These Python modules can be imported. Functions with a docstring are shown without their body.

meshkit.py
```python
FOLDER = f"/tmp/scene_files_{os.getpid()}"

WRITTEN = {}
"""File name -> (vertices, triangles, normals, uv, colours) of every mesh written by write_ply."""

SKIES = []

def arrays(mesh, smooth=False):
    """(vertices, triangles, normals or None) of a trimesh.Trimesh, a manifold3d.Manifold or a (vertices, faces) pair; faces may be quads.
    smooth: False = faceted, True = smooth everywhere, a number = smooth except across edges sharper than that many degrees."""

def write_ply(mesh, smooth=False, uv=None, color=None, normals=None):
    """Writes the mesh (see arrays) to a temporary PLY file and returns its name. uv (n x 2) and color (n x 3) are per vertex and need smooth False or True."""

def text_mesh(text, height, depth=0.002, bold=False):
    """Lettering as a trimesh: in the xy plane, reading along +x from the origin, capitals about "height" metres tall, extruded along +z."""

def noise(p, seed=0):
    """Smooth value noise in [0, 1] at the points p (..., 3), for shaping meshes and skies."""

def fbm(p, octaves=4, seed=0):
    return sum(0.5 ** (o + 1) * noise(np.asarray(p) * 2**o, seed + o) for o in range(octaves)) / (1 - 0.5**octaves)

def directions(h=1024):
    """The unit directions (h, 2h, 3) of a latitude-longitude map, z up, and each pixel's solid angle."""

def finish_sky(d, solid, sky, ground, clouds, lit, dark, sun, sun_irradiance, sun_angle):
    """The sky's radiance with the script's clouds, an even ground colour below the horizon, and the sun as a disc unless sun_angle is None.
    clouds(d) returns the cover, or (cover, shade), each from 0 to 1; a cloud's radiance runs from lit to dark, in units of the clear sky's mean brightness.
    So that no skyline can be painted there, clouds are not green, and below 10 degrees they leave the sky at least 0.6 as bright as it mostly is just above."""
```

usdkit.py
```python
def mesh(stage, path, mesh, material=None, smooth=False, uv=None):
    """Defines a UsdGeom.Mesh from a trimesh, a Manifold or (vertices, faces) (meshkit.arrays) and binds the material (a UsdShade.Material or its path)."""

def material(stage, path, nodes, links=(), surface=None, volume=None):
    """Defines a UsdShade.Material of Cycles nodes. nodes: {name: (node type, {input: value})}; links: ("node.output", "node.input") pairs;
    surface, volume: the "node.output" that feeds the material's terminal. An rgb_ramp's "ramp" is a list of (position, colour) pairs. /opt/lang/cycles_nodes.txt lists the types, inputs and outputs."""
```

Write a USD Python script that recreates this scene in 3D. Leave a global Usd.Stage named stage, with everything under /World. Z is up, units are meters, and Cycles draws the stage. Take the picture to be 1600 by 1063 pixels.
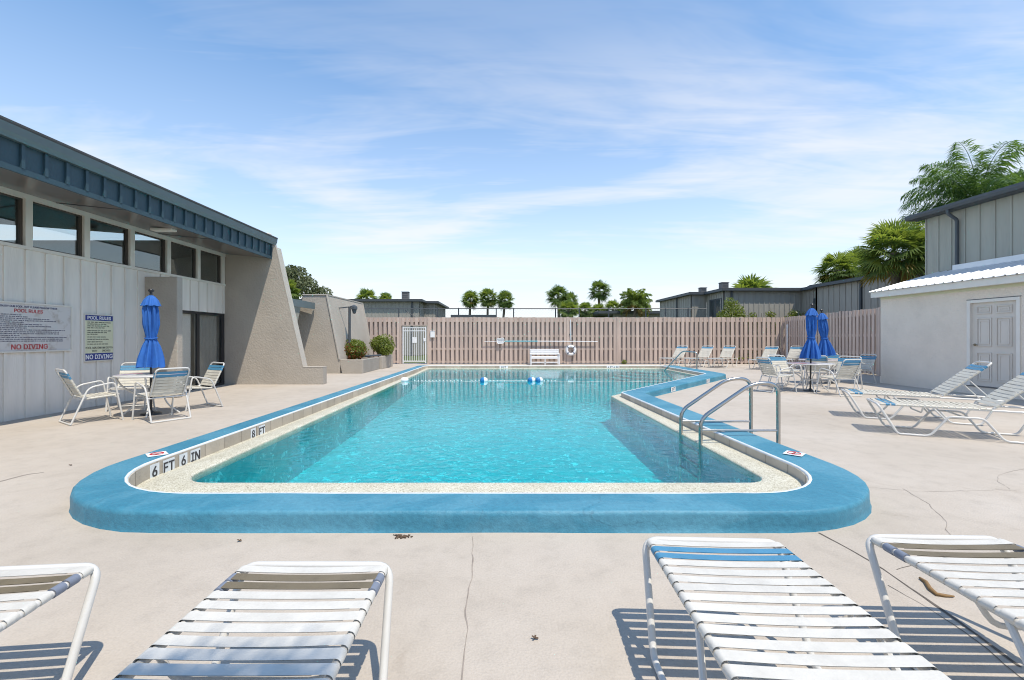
import math, random
import numpy as np
import trimesh
from shapely.geometry import Polygon, box as sbox
import meshkit, usdkit
from pxr import Usd, UsdGeom, UsdLux, UsdShade, Gf, Sdf, Vt

random.seed(7)
RNG = np.random.default_rng(7)
stage = Usd.Stage.CreateInMemory()
UsdGeom.SetStageUpAxis(stage, UsdGeom.Tokens.z)
UsdGeom.SetStageMetersPerUnit(stage, 1.0)
UsdGeom.Xform.Define(stage, '/World')
UsdGeom.Scope.Define(stage, '/World/Looks')

# ------------------------------------------------------------------ camera
CAM_H, FPX, CX, CY = 1.36, 711.0, 786.0, 528.0          # pixels of the 1600 x 1063 photograph
cam = UsdGeom.Camera.Define(stage, '/World/Camera')
cam.CreateHorizontalApertureAttr(36.0)
cam.CreateVerticalApertureAttr(36.0 * 680 / 1024)
cam.CreateFocalLengthAttr(FPX / 1600 * 36.0)
cam.CreateHorizontalApertureOffsetAttr((800 - CX) / 1600 * 36.0)
cam.CreateVerticalApertureOffsetAttr(-(531.5 - CY) / 1600 * 36.0)
cam.CreateClippingRangeAttr(Gf.Vec2f(0.05, 5000))
cam.AddTranslateOp().Set(Gf.Vec3d(0, 0, CAM_H))
cam.AddRotateXOp().Set(90.0)
cam.CreateExposureAttr(0.80)

# ------------------------------------------------------------------ sun and sky
SUNV = np.array([0.285, -0.36, 1.0]); SUNV /= np.linalg.norm(SUNV)
SUN_EL, SUN_ROT = math.asin(SUNV[2]), math.atan2(SUNV[0], SUNV[1])
sun = UsdLux.DistantLight.Define(stage, '/World/sun')
sun.CreateIntensityAttr(0.72); sun.CreateNormalizeAttr(True); sun.CreateAngleAttr(0.53)
sun.CreateColorAttr(Gf.Vec3f(1.0, 0.91, 0.78))
_r = Gf.Rotation(Gf.Vec3d(0, 0, 1), Gf.Vec3d(*map(float, SUNV)))
sun.AddTransformOp().Set(Gf.Matrix4d().SetRotate(_r))

skymat = usdkit.material(stage, '/World/Looks/sky_air', {
    'tc': ('texture_coordinate', {}),
    'sky': ('sky_texture', {'sky_type': 'single_scattering', 'sun_disc': False, 'sun_elevation': SUN_EL, 'sun_rotation': SUN_ROT,
                            'altitude': 0.0, 'air_density': 1.0, 'aerosol_density': 0.1, 'ozone_density': 1.0}),
    'sep': ('separate_xyz', {}),
    'zc': ('math', {'math_type': 'maximum', 'value2': 0.0}),
    'za': ('math', {'math_type': 'add', 'value2': 0.10}),
    'dx': ('math', {'math_type': 'divide'}), 'dy': ('math', {'math_type': 'divide'}),
    'uv': ('combine_xyz', {}),
    'mp': ('mapping', {'scale': (0.85, 1.5, 1.0), 'rotation': (0, 0, 0.25), 'location': (9.2, 0.4, 0.0)}),
    'n1': ('noise_texture', {'scale': 0.62, 'detail': 7.0, 'roughness': 0.56, 'distortion': 0.5}),
    'mp2': ('mapping', {'scale': (0.5, 2.4, 1.0), 'rotation': (0, 0, -0.3), 'location': (0.4, 5.2, 0.0)}),
    'n2': ('noise_texture', {'scale': 2.6, 'detail': 8.0, 'roughness': 0.6, 'distortion': 1.0}),
    'sum': ('math', {'math_type': 'multiply_add', 'value2': 0.32}),
    'r1': ('rgb_ramp', {'ramp': [(0.0, (0, 0, 0)), (0.59, (0, 0, 0)), (0.69, (0.28, 0.28, 0.28)), (0.80, (0.62, 0.62, 0.62)), (1.0, (0.85, 0.85, 0.85))]}),
    'hz': ('rgb_ramp', {'ramp': [(0.0, (0.92, 0.92, 0.92)), (0.06, (0.80, 0.80, 0.80)), (0.14, (0.62, 0.62, 0.62)), (0.26, (0.34, 0.34, 0.34)), (0.5, (0.05, 0.05, 0.05)), (0.7, (0, 0, 0)), (1.0, (0, 0, 0))]}),
    'cz': ('rgb_ramp', {'ramp': [(0.0, (1, 1, 1)), (0.36, (1.0, 1.0, 1.0)), (0.46, (0.6, 0.6, 0.6)), (0.56, (0.22, 0.22, 0.22)), (1.0, (0.2, 0.2, 0.2))]}),
    'cl': ('mix', {'mix_type': 'multiply', 'fac': 1.0}),
    'cov': ('mix', {'mix_type': 'screen', 'fac': 1.0}),
    'tint': ('mix', {'mix_type': 'multiply', 'fac': 1.0, 'color2': (1.03, 1.36, 1.50)}),
    'mx': ('mix', {'mix_type': 'mix', 'color2': (6.2, 6.2, 6.35)}),
    'bg': ('background_shader', {'strength': 0.092}),
}, [('tc.generated', 'sep.vector'), ('sep.z', 'zc.value1'), ('zc.value', 'za.value1'), ('sep.x', 'dx.value1'), ('za.value', 'dx.value2'),
    ('sep.y', 'dy.value1'), ('za.value', 'dy.value2'), ('dx.value', 'uv.x'), ('dy.value', 'uv.y'), ('uv.vector', 'mp.vector'), ('mp.vector', 'n1.vector'),
    ('uv.vector', 'mp2.vector'), ('mp2.vector', 'n2.vector'), ('n2.fac', 'sum.value1'), ('n1.fac', 'sum.value3'), ('sum.value', 'r1.fac'),
    ('zc.value', 'hz.fac'), ('zc.value', 'cz.fac'), ('r1.color', 'cl.color1'), ('cz.color', 'cl.color2'), ('cl.color', 'cov.color1'), ('hz.color', 'cov.color2'), ('cov.color', 'mx.fac'),
    ('sky.color', 'tint.color1'), ('tint.color', 'mx.color1'), ('mx.color', 'bg.color')], surface='bg.background')
dome = UsdLux.DomeLight.Define(stage, '/World/sky')
UsdShade.MaterialBindingAPI.Apply(dome.GetPrim()).Bind(skymat)
dome.GetPrim().SetCustomDataByKey('kind', 'structure')
dome.GetPrim().SetCustomDataByKey('label', 'blue sky with thin white wispy clouds')
dome.GetPrim().SetCustomDataByKey('category', 'sky')

# ------------------------------------------------------------------ helpers: scene graph
_used = {}
def numbered(parent, name):
    k = (parent, name); n = _used.get(k, 0); _used[k] = n + 1
    return name if n == 0 else f'{name}_{n:03d}'
def pathof(p): return '/World' if p is None else str(p.GetPath())
def tag(o, label=None, cat=None, group=None, kind=None):
    for k, v in (('label', label), ('category', cat), ('group', group), ('kind', kind)):
        if v: o.SetCustomDataByKey(k, v)
    return o
def obj(name, mesh, mat, parent=None, smooth=False, label=None, cat=None, group=None, kind=None):
    if isinstance(mesh, MB): mesh = mesh.get()
    pp = pathof(parent)
    m = usdkit.mesh(stage, f'{pp}/{numbered(pp, name)}', mesh, M[mat] if isinstance(mat, str) else mat, smooth=smooth)
    return tag(m.GetPrim(), label, cat, group, kind)
def thing(name, label=None, cat=None, loc=(0, 0, 0), rot=0.0, group=None, tilt=None, kind=None, parent=None):
    pp = pathof(parent)
    x = UsdGeom.Xform.Define(stage, f'{pp}/{numbered(pp, name)}')
    if parent is None:
        x.AddTranslateOp().Set(Gf.Vec3d(*map(float, loc))); x.AddRotateZOp().Set(math.degrees(rot))
        if tilt: x.AddRotateXOp().Set(tilt[0]); x.AddRotateYOp().Set(tilt[1])
    return tag(x.GetPrim(), label, cat, group, kind)
def dup(src, name, label, cat, loc, rot=0.0, group=None, tilt=None):
    o = thing(name, label, cat, loc, rot, group, tilt)
    o.GetReferences().AddInternalReference(src.GetPath()); o.SetInstanceable(True)
    return o

# ------------------------------------------------------------------ helpers: geometry
class MB:
    def __init__(self): self.v, self.f, self.n = [], [], 0
    def add(self, v, f):
        v = np.asarray(v, float); f = np.asarray(f, int)
        if f.shape[1] == 4: f = np.vstack([f[:, [0, 1, 2]], f[:, [0, 2, 3]]])
        self.v.append(v); self.f.append(f + self.n); self.n += len(v); return self
    def tm(self, m, T=None):
        m = m.copy()
        if T is not None: m.apply_transform(T)
        return self.add(m.vertices, m.faces)
    def box(self, a, b):
        x0, y0, z0 = np.minimum(a, b); x1, y1, z1 = np.maximum(a, b)
        v = [(x0,y0,z0),(x1,y0,z0),(x1,y1,z0),(x0,y1,z0),(x0,y0,z1),(x1,y0,z1),(x1,y1,z1),(x0,y1,z1)]
        return self.add(v, [(0,3,2,1),(4,5,6,7),(0,1,5,4),(1,2,6,5),(2,3,7,6),(3,0,4,7)])
    def obox(self, c, ex, ey, ez, hx, hy, hz):
        c, ex, ey, ez = (np.asarray(q, float) for q in (c, ex, ey, ez))
        v = [c + sx*hx*ex + sy*hy*ey + sz*hz*ez for sz in (-1, 1) for sx, sy in ((-1,-1),(1,-1),(1,1),(-1,1))]
        return self.add(v, [(0,3,2,1),(4,5,6,7),(0,1,5,4),(1,2,6,5),(2,3,7,6),(3,0,4,7)])
    def cbox(self, a, b, c=0.01):
        a, b = np.minimum(a, b), np.maximum(a, b)
        v = []
        for ax in range(3):
            for s in np.ndindex(2, 2, 2):
                p = np.where(np.array(s) == 1, b, a).astype(float)
                for k in range(3):
                    if k != ax: p[k] += c if s[k] == 0 else -c
                v.append(p)
        h = trimesh.convex.convex_hull(np.array(v)); return self.add(h.vertices, h.faces)
    def tube(self, pts, r, n=8, closed=False, caps=True):
        p = np.asarray(pts, float); m = len(p)
        rr = np.broadcast_to(np.asarray(r, float), (m,))
        if closed: t = np.roll(p, -1, 0) - np.roll(p, 1, 0)
        else:
            t = np.empty_like(p); t[1:-1] = p[2:] - p[:-2]; t[0] = p[1] - p[0]; t[-1] = p[-1] - p[-2]
        t /= np.maximum(np.linalg.norm(t, axis=1, keepdims=True), 1e-9)
        u = np.cross(t[0], (0, 0, 1.0) if abs(t[0][2]) < 0.9 else (1.0, 0, 0)); u /= np.linalg.norm(u)
        a = np.arange(n) / n * 2 * np.pi; V = []
        for i in range(m):
            u = u - t[i] * (u @ t[i]); u /= np.linalg.norm(u); w = np.cross(t[i], u)
            V.append(p[i] + rr[i] * (np.cos(a)[:, None] * u + np.sin(a)[:, None] * w))
        F = []
        for i in range(m if closed else m - 1):
            j = (i + 1) % m
            for k in range(n):
                l = (k + 1) % n; F.append((i*n+k, i*n+l, j*n+l, j*n+k))
        V = np.vstack(V); F = np.array(F); F = np.vstack([F[:, [0,1,2]], F[:, [0,2,3]]])
        if caps and not closed:
            V = np.vstack([V, p[0], p[-1]]); c0, c1 = len(V)-2, len(V)-1
            F = np.vstack([F, [(c0, (k+1) % n, k) for k in range(n)], [(c1, (m-1)*n+k, (m-1)*n+(k+1) % n) for k in range(n)]])
        return self.add(V, F)
    def lathe(self, prof, c=(0, 0, 0), n=24):
        a = np.arange(n) / n * 2 * np.pi; V = []
        for r, z in prof: V.append(np.stack([c[0] + r*np.cos(a), c[1] + r*np.sin(a), np.full(n, c[2] + z)], 1))
        F = [(i*n+k, i*n+(k+1) % n, (i+1)*n+(k+1) % n, (i+1)*n+k) for i in range(len(prof)-1) for k in range(n)]
        return self.add(np.vstack(V), F)
    def grid(self, P):
        P = np.asarray(P, float); a, b = P.shape[:2]
        i = np.arange(a*b).reshape(a, b)
        return self.add(P.reshape(-1, 3), np.stack([i[:-1,:-1].ravel(), i[1:,:-1].ravel(), i[1:,1:].ravel(), i[:-1,1:].ravel()], 1))
    def poly(self, pts2, z0, z1):
        m = trimesh.creation.extrude_polygon(Polygon(pts2) if not hasattr(pts2, 'exterior') else pts2, z1 - z0, engine='earcut'); m.apply_translation((0, 0, z0)); return self.tm(m)
    def sheet(self, poly, z):
        v, f = trimesh.creation.triangulate_polygon(poly, engine='earcut')
        v = np.c_[v, np.full(len(v), z)]; f = np.array(f)
        nz = np.cross(v[f[:,1]]-v[f[:,0]], v[f[:,2]]-v[f[:,0]])[:,2]; f[nz < 0] = f[nz < 0][:, ::-1]
        return self.add(v, f)
    def prism_y(self, pts_xz, y0, y1):       # polygon in xz, extruded along y
        m = trimesh.creation.extrude_polygon(Polygon(pts_xz), y1 - y0, engine='earcut')
        T = np.eye(4); T[:3, :3] = [[1,0,0],[0,0,-1],[0,1,0]]; T[1, 3] = y1
        return self.tm(m, T)
    def get(self): return trimesh.Trimesh(np.vstack(self.v), np.vstack(self.f), process=False)

def rounded(pts, r, k=4, closed=False):
    P = [np.asarray(q, float) for q in pts]; out = []
    n = len(P)
    for i in range(n):
        if not closed and i in (0, n-1): out.append(P[i]); continue
        a, b, c = P[i-1], P[i], P[(i+1) % n]
        ri = r[i] if hasattr(r, '__len__') else r
        d = min(ri, 0.48*np.linalg.norm(a-b), 0.48*np.linalg.norm(c-b))
        s, e = b + (a-b)/np.linalg.norm(a-b)*d, b + (c-b)/np.linalg.norm(c-b)*d
        for t in np.linspace(0, 1, k+1): out.append((1-t)**2*s + 2*t*(1-t)*b + t*t*e)
    return np.array(out)
def px(x, y, Z): return np.array([(x-CX)/FPX*Z, Z, CAM_H-(y-CY)/FPX*Z])
def gnd(x, y, z=0.0):
    Z = FPX*(CAM_H-z)/(y-CY); return np.array([(x-CX)/FPX*Z, Z, z])

# ------------------------------------------------------------------ materials
M = {}
def mat(name, color, rough=0.6, var=0.0, scale=6.0, bump=0.0, bscale=40.0, metal=0.0, spec=0.5, coat=0.0, dark=None, stretch=(1, 1, 1), detail=5.0, coords='position', transl=0.0, rnd=0.0, bdist=0.02):
    c = np.array(color, float)
    lo, hi = c*(1-var), np.minimum(c*(1+var*0.7), 0.95)
    if dark is not None: lo = np.array(dark, float)
    src = 'geo.position' if coords == 'position' else 'tc.object'
    nodes = {'geo': ('geometry', {}), 'tc': ('texture_coordinate', {}), 'map': ('mapping', {'scale': stretch}),
             'p': ('principled_bsdf', {'roughness': rough, 'metallic': metal, 'specular_ior_level': spec, 'base_color': tuple(c), 'coat_weight': coat})}
    links = [(src, 'map.vector')]
    col = None
    if var or dark is not None:
        nodes['n'] = ('noise_texture', {'scale': scale, 'detail': detail, 'roughness': 0.6})
        nodes['r'] = ('rgb_ramp', {'ramp': [(0.28, tuple(lo)), (0.5, tuple(c)), (0.74, tuple(hi))]})
        links += [('map.vector', 'n.vector'), ('n.fac', 'r.fac')]; col = 'r.color'
    if rnd:
        nodes['oi'] = ('geometry', {}) if name.startswith('leaf') else ('object_info', {}); nodes['rm'] = ('rgb_ramp', {'ramp': [(0, (1-rnd,)*3), (1, (1+rnd,)*3)]})
        nodes['mm'] = ('mix', {'mix_type': 'multiply', 'fac': 1.0, 'color1': tuple(c)})
        links += [('oi.random_per_island' if name.startswith('leaf') else 'oi.random', 'rm.fac'), ('rm.color', 'mm.color2')]
        if col: links.append((col, 'mm.color1'))
        col = 'mm.color'
    if col: links.append((col, 'p.base_color'))
    if bump:
        nodes['bn'] = ('noise_texture', {'scale': bscale, 'detail': 4.0}); nodes['b'] = ('bump', {'strength': bump, 'distance': bdist})
        links += [('map.vector', 'bn.vector'), ('bn.fac', 'b.height'), ('b.normal', 'p.normal')]
    surf = 'p.BSDF'
    if transl:
        nodes['t'] = ('translucent_bsdf', {'color': tuple(np.minimum(c*np.array([1.5, 1.35, 0.6]), 0.9))}); nodes['mx'] = ('mix_closure', {'fac': transl})
        if col: pass
        links += [('p.BSDF', 'mx.closure1'), ('t.BSDF', 'mx.closure2')]; surf = 'mx.closure'
    M[name] = usdkit.material(stage, f'/World/Looks/{name}', nodes, links, surface=surf)
    return M[name]

# concrete deck: large soft stains, fine speckle, trowel relief
M['deck'] = usdkit.material(stage, '/World/Looks/deck', {
    'g': ('geometry', {}),
    'n1': ('noise_texture', {'scale': 0.45, 'detail': 6.0, 'roughness': 0.62}),
    'n2': ('noise_texture', {'scale': 5.0, 'detail': 8.0, 'roughness': 0.7}),
    'n3': ('noise_texture', {'scale': 90.0, 'detail': 3.0}),
    'n4': ('noise_texture', {'scale': 1.6, 'detail': 9.0, 'roughness': 0.72, 'distortion': 0.8}),
    'r1': ('rgb_ramp', {'ramp': [(0.3, (0.385, 0.340, 0.285)), (0.5, (0.435, 0.388, 0.332)), (0.7, (0.468, 0.425, 0.372))]}),
    'r2': ('rgb_ramp', {'ramp': [(0.25, (0.86, 0.86, 0.86)), (0.5, (1, 1, 1)), (0.8, (1.05, 1.05, 1.05))]}),
    'r3': ('rgb_ramp', {'ramp': [(0.3, (0.93, 0.93, 0.93)), (0.6, (1.03, 1.03, 1.03))]}),
    'r4': ('rgb_ramp', {'ramp': [(0.0, (1, 1, 1)), (0.62, (1, 1, 1)), (0.74, (0.83, 0.81, 0.79)), (0.85, (0.74, 0.72, 0.69))]}),
    'm1': ('mix', {'mix_type': 'multiply', 'fac': 1.0}), 'm2': ('mix', {'mix_type': 'multiply', 'fac': 1.0}), 'm3': ('mix', {'mix_type': 'multiply', 'fac': 1.0}),
    'b': ('bump', {'strength': 0.25, 'distance': 0.01}), 'b2': ('bump', {'strength': 0.3, 'distance': 0.02}),
    'p': ('principled_bsdf', {'roughness': 0.75, 'specular_ior_level': 0.3}),
}, [('g.position', 'n1.vector'), ('g.position', 'n2.vector'), ('g.position', 'n3.vector'), ('g.position', 'n4.vector'), ('n1.fac', 'r1.fac'), ('n2.fac', 'r2.fac'), ('n3.fac', 'r3.fac'), ('n4.fac', 'r4.fac'),
    ('r1.color', 'm1.color1'), ('r2.color', 'm1.color2'), ('m1.color', 'm2.color1'), ('r3.color', 'm2.color2'), ('m2.color', 'm3.color1'), ('r4.color', 'm3.color2'),
    ('m3.color', 'p.base_color'), ('n3.fac', 'b.height'), ('n2.fac', 'b2.height'), ('b.normal', 'b2.normal'), ('b2.normal', 'p.normal')], surface='p.BSDF')
# painted coping with worn, patched blue paint
M['coping_blue'] = usdkit.material(stage, '/World/Looks/coping_blue', {
    'g': ('geometry', {}),
    'n1': ('noise_texture', {'scale': 1.1, 'detail': 5.0, 'roughness': 0.6, 'distortion': 0.6}),
    'n2': ('noise_texture', {'scale': 26.0, 'detail': 6.0, 'roughness': 0.7}),
    'n3': ('noise_texture', {'scale': 2.3, 'detail': 10.0, 'roughness': 0.75}),
    'r1': ('rgb_ramp', {'ramp': [(0.30, (0.034, 0.178, 0.268)), (0.47, (0.048, 0.212, 0.308)), (0.52, (0.068, 0.238, 0.335)), (0.7, (0.085, 0.262, 0.36))]}),
    'r2': ('rgb_ramp', {'ramp': [(0.3, (0.80, 0.82, 0.84)), (0.65, (1.08, 1.07, 1.06))]}),
    'r3': ('rgb_ramp', {'ramp': [(0.0, (0, 0, 0)), (0.66, (0, 0, 0)), (0.76, (0.5, 0.5, 0.5)), (0.9, (0.7, 0.7, 0.7))]}),
    'm': ('mix', {'mix_type': 'multiply', 'fac': 1.0}), 'm2': ('mix', {'mix_type': 'mix', 'color2': (0.42, 0.55, 0.62)}),
    'dn': ('noise_texture', {'scale': 3.0, 'detail': 4.0}), 'dm': ('vector_math', {'math_type': 'multiply_add', 'vector2': (0.5, 0.5, 0.5)}),
    've': ('voronoi_texture', {'scale': 0.45, 'feature': 'distance_to_edge'}), 'ce': ('rgb_ramp', {'ramp': [(0.0, (0.82, 0.82, 0.82)), (0.0015, (0.86, 0.86, 0.86)), (0.004, (1, 1, 1))]}),
    'n5': ('noise_texture', {'scale': 14.0, 'detail': 8.0, 'roughness': 0.8}), 'ch': ('rgb_ramp', {'ramp': [(0.0, (1, 1, 1)), (0.26, (1, 1, 1)), (0.29, (0, 0, 0)), (1.0, (0, 0, 0))]}),
    'm3': ('mix', {'mix_type': 'multiply', 'fac': 1.0}), 'm4': ('mix', {'mix_type': 'mix', 'color2': (0.30, 0.32, 0.31)}),
    'b': ('bump', {'strength': 0.7, 'distance': 0.010}),
    'p': ('principled_bsdf', {'roughness': 0.5, 'specular_ior_level': 0.4}),
}, [('g.position', 'dn.vector'), ('dn.color', 'dm.vector1'), ('g.position', 'dm.vector3'), ('dm.vector', 've.vector'), ('ve.distance', 'ce.fac'), ('g.position', 'n5.vector'), ('n5.fac', 'ch.fac'),
    ('m2.color', 'm3.color1'), ('ce.color', 'm3.color2'), ('m3.color', 'm4.color1'), ('ch.color', 'm4.fac'), ('m4.color', 'p.base_color'), ('g.position', 'n1.vector'), ('g.position', 'n2.vector'), ('g.position', 'n3.vector'), ('n1.fac', 'r1.fac'), ('n2.fac', 'r2.fac'), ('n3.fac', 'r3.fac'),
    ('r1.color', 'm.color1'), ('r2.color', 'm.color2'), ('m.color', 'm2.color1'), ('r3.color', 'm2.fac'), ('n2.fac', 'b.height'), ('b.normal', 'p.normal')], surface='p.BSDF')
mat('edge_white', (0.62, 0.66, 0.68), 0.6, 0.12, 9.0)
mat('coping_beige', (0.52, 0.49, 0.42), 0.7, 0.12, 4.0, 0.3)
mat('tile_tan', (0.40, 0.355, 0.29), 0.5, 0.16, 3.0, 0.2, 30, rnd=0.12)
# exposed aggregate of the gutter lip
M['aggregate'] = usdkit.material(stage, '/World/Looks/aggregate', {
    'g': ('geometry', {}), 'v': ('voronoi_texture', {'scale': 120.0}), 'n': ('noise_texture', {'scale': 3.0, 'detail': 6.0}),
    'sep': ('separate_xyz', {}),
    'r': ('rgb_ramp', {'ramp': [(0.0, (0.24, 0.20, 0.14)), (0.12, (0.42, 0.39, 0.30)), (0.4, (0.52, 0.50, 0.40)), (0.8, (0.60, 0.58, 0.49)), (1.0, (0.66, 0.64, 0.58))]}),
    'r2': ('rgb_ramp', {'ramp': [(0.3, (0.88, 0.87, 0.82)), (0.7, (1.05, 1.05, 1.03))]}), 'm': ('mix', {'mix_type': 'multiply', 'fac': 1.0}),
    'b': ('bump', {'strength': 0.4, 'distance': 0.006}), 'p': ('principled_bsdf', {'roughness': 0.55}),
}, [('g.position', 'v.vector'), ('g.position', 'n.vector'), ('v.color', 'sep.vector'), ('sep.x', 'r.fac'), ('n.fac', 'r2.fac'), ('r.color', 'm.color1'), ('r2.color', 'm.color2'),
    ('m.color', 'p.base_color'), ('v.distance', 'b.height'), ('b.normal', 'p.normal')], surface='p.BSDF')
# pool plaster: pale blue, bright cells painted in for caustic sparkle
M['sparkle_plaster'] = usdkit.material(stage, '/World/Looks/sparkle_plaster', {
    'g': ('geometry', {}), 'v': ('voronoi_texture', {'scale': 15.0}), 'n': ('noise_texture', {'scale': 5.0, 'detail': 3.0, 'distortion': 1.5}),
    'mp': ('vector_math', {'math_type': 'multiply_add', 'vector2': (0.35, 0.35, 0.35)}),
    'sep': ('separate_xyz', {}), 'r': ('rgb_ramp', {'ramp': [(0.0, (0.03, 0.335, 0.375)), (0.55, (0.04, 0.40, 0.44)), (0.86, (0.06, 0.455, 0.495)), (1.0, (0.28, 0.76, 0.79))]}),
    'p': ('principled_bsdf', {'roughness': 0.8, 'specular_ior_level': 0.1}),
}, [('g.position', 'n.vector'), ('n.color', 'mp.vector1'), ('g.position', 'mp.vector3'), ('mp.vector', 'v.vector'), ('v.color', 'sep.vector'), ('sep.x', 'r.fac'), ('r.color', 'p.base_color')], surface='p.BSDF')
M['water'] = usdkit.material(stage, '/World/Looks/water', {
    'g': ('geometry', {}), 'n1': ('noise_texture', {'scale': 7.0, 'detail': 3.0, 'roughness': 0.5, 'distortion': 0.6}), 'n2': ('noise_texture', {'scale': 1.3, 'detail': 2.0}),
    'sep': ('separate_xyz', {}), 'mr': ('map_range', {'from_min': 3.5, 'from_max': 12.5, 'to_min': 1.0, 'to_max': 0.10}),
    'n1s': ('math', {'math_type': 'multiply'}), 'ad': ('math', {'math_type': 'multiply_add', 'value2': 0.35}),
    'b': ('bump', {'strength': 0.20, 'distance': 0.05}), 'b2': ('bump', {'strength': 0.7, 'distance': 0.06}),
    'lw': ('fresnel', {'IOR': 1.17}),
    't': ('transparent_bsdf', {'color': (0.97, 0.99, 1.0)}), 'rf': ('refraction_bsdf', {'color': (0.97, 0.99, 1.0), 'roughness': 0.0, 'IOR': 1.12}),
    'gl': ('glossy_bsdf', {'color': (1, 1, 1), 'roughness': 0.015}), 'mt': ('mix_closure', {'fac': 0.22}), 'mx': ('mix_closure', {}),
    'va': ('absorption_volume', {'color': (0.0, 0.945, 0.955), 'density': 1.5}),
}, [('g.position', 'n1.vector'), ('g.position', 'n2.vector'), ('g.position', 'sep.vector'), ('sep.y', 'mr.value'), ('n1.fac', 'n1s.value1'), ('mr.result', 'n1s.value2'),
    ('n2.fac', 'ad.value1'), ('n1s.value', 'ad.value3'), ('ad.value', 'b.height'), ('ad.value', 'b2.height'),
    ('b.normal', 'gl.normal'), ('b.normal', 'lw.normal'), ('b2.normal', 'rf.normal'),
    ('t.BSDF', 'mt.closure1'), ('rf.BSDF', 'mt.closure2'), ('lw.fac', 'mx.fac'), ('mt.closure', 'mx.closure1'), ('gl.BSDF', 'mx.closure2')], surface='mx.closure', volume='va.volume')
for _n, _r0, _t in (('glass', 0.11, (0.80, 0.84, 0.84)), ('glass_clear', 0.04, (0.92, 0.93, 0.93))):      # Schlick reflection, the same from both sides of the pane
    M[_n] = usdkit.material(stage, f'/World/Looks/{_n}', {
        'lw': ('layer_weight', {'blend': 0.5}), 'pw': ('math', {'math_type': 'power', 'value2': 5.0}), 'ma': ('math', {'math_type': 'multiply_add', 'value2': 1-_r0, 'value3': _r0}),
        't': ('transparent_bsdf', {'color': _t}), 'g': ('glossy_bsdf', {'color': (0.95, 1, 1), 'roughness': 0.01}), 'm': ('mix_closure', {}),
    }, [('lw.facing', 'pw.value1'), ('pw.value', 'ma.value1'), ('ma.value', 'm.fac'), ('t.BSDF', 'm.closure1'), ('g.BSDF', 'm.closure2')], surface='m.closure')
mat('stucco_tan', (0.39, 0.352, 0.302), 0.85, 0.10, 1.2, 0.6, 22.0, spec=0.2, bdist=0.02)
mat('stucco_grey', (0.33, 0.31, 0.275), 0.85, 0.12, 1.2, 0.9, 22.0, spec=0.2, bdist=0.02)
mat('stucco_cap', (0.44, 0.40, 0.345), 0.8, 0.10, 3.0, 0.4, 30)
mat('siding_white', (0.68, 0.645, 0.59), 0.55, 0.11, 2.0, 0.25, 18, stretch=(1, 3, 0.4))
mat('trim_white', (0.64, 0.61, 0.55), 0.5, 0.06, 5.0)
mat('siding_grey', (0.31, 0.30, 0.27), 0.65, 0.14, 1.6, 0.3, 14, stretch=(3, 3, 0.35))
mat('siding_sage', (0.34, 0.33, 0.28), 0.65, 0.10, 1.6, 0.3, 14, stretch=(3, 3, 0.35))
mat('fascia_blue', (0.026, 0.060, 0.080), 0.55, 0.14, 3.0, 0.2, 20)
mat('gutter_grey', (0.10, 0.135, 0.145), 0.4, 0.06, 3.0)
mat('trim_dark', (0.055, 0.065, 0.075), 0.5, 0.12, 4.0)
mat('roof_dark', (0.06, 0.062, 0.066), 0.85, 0.2, 3.0)
mat('soffit', (0.15, 0.130, 0.122), 0.28, 0.18, 0.8, coat=0.1)
mat('frame_dark', (0.02, 0.02, 0.022), 0.4)
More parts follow.
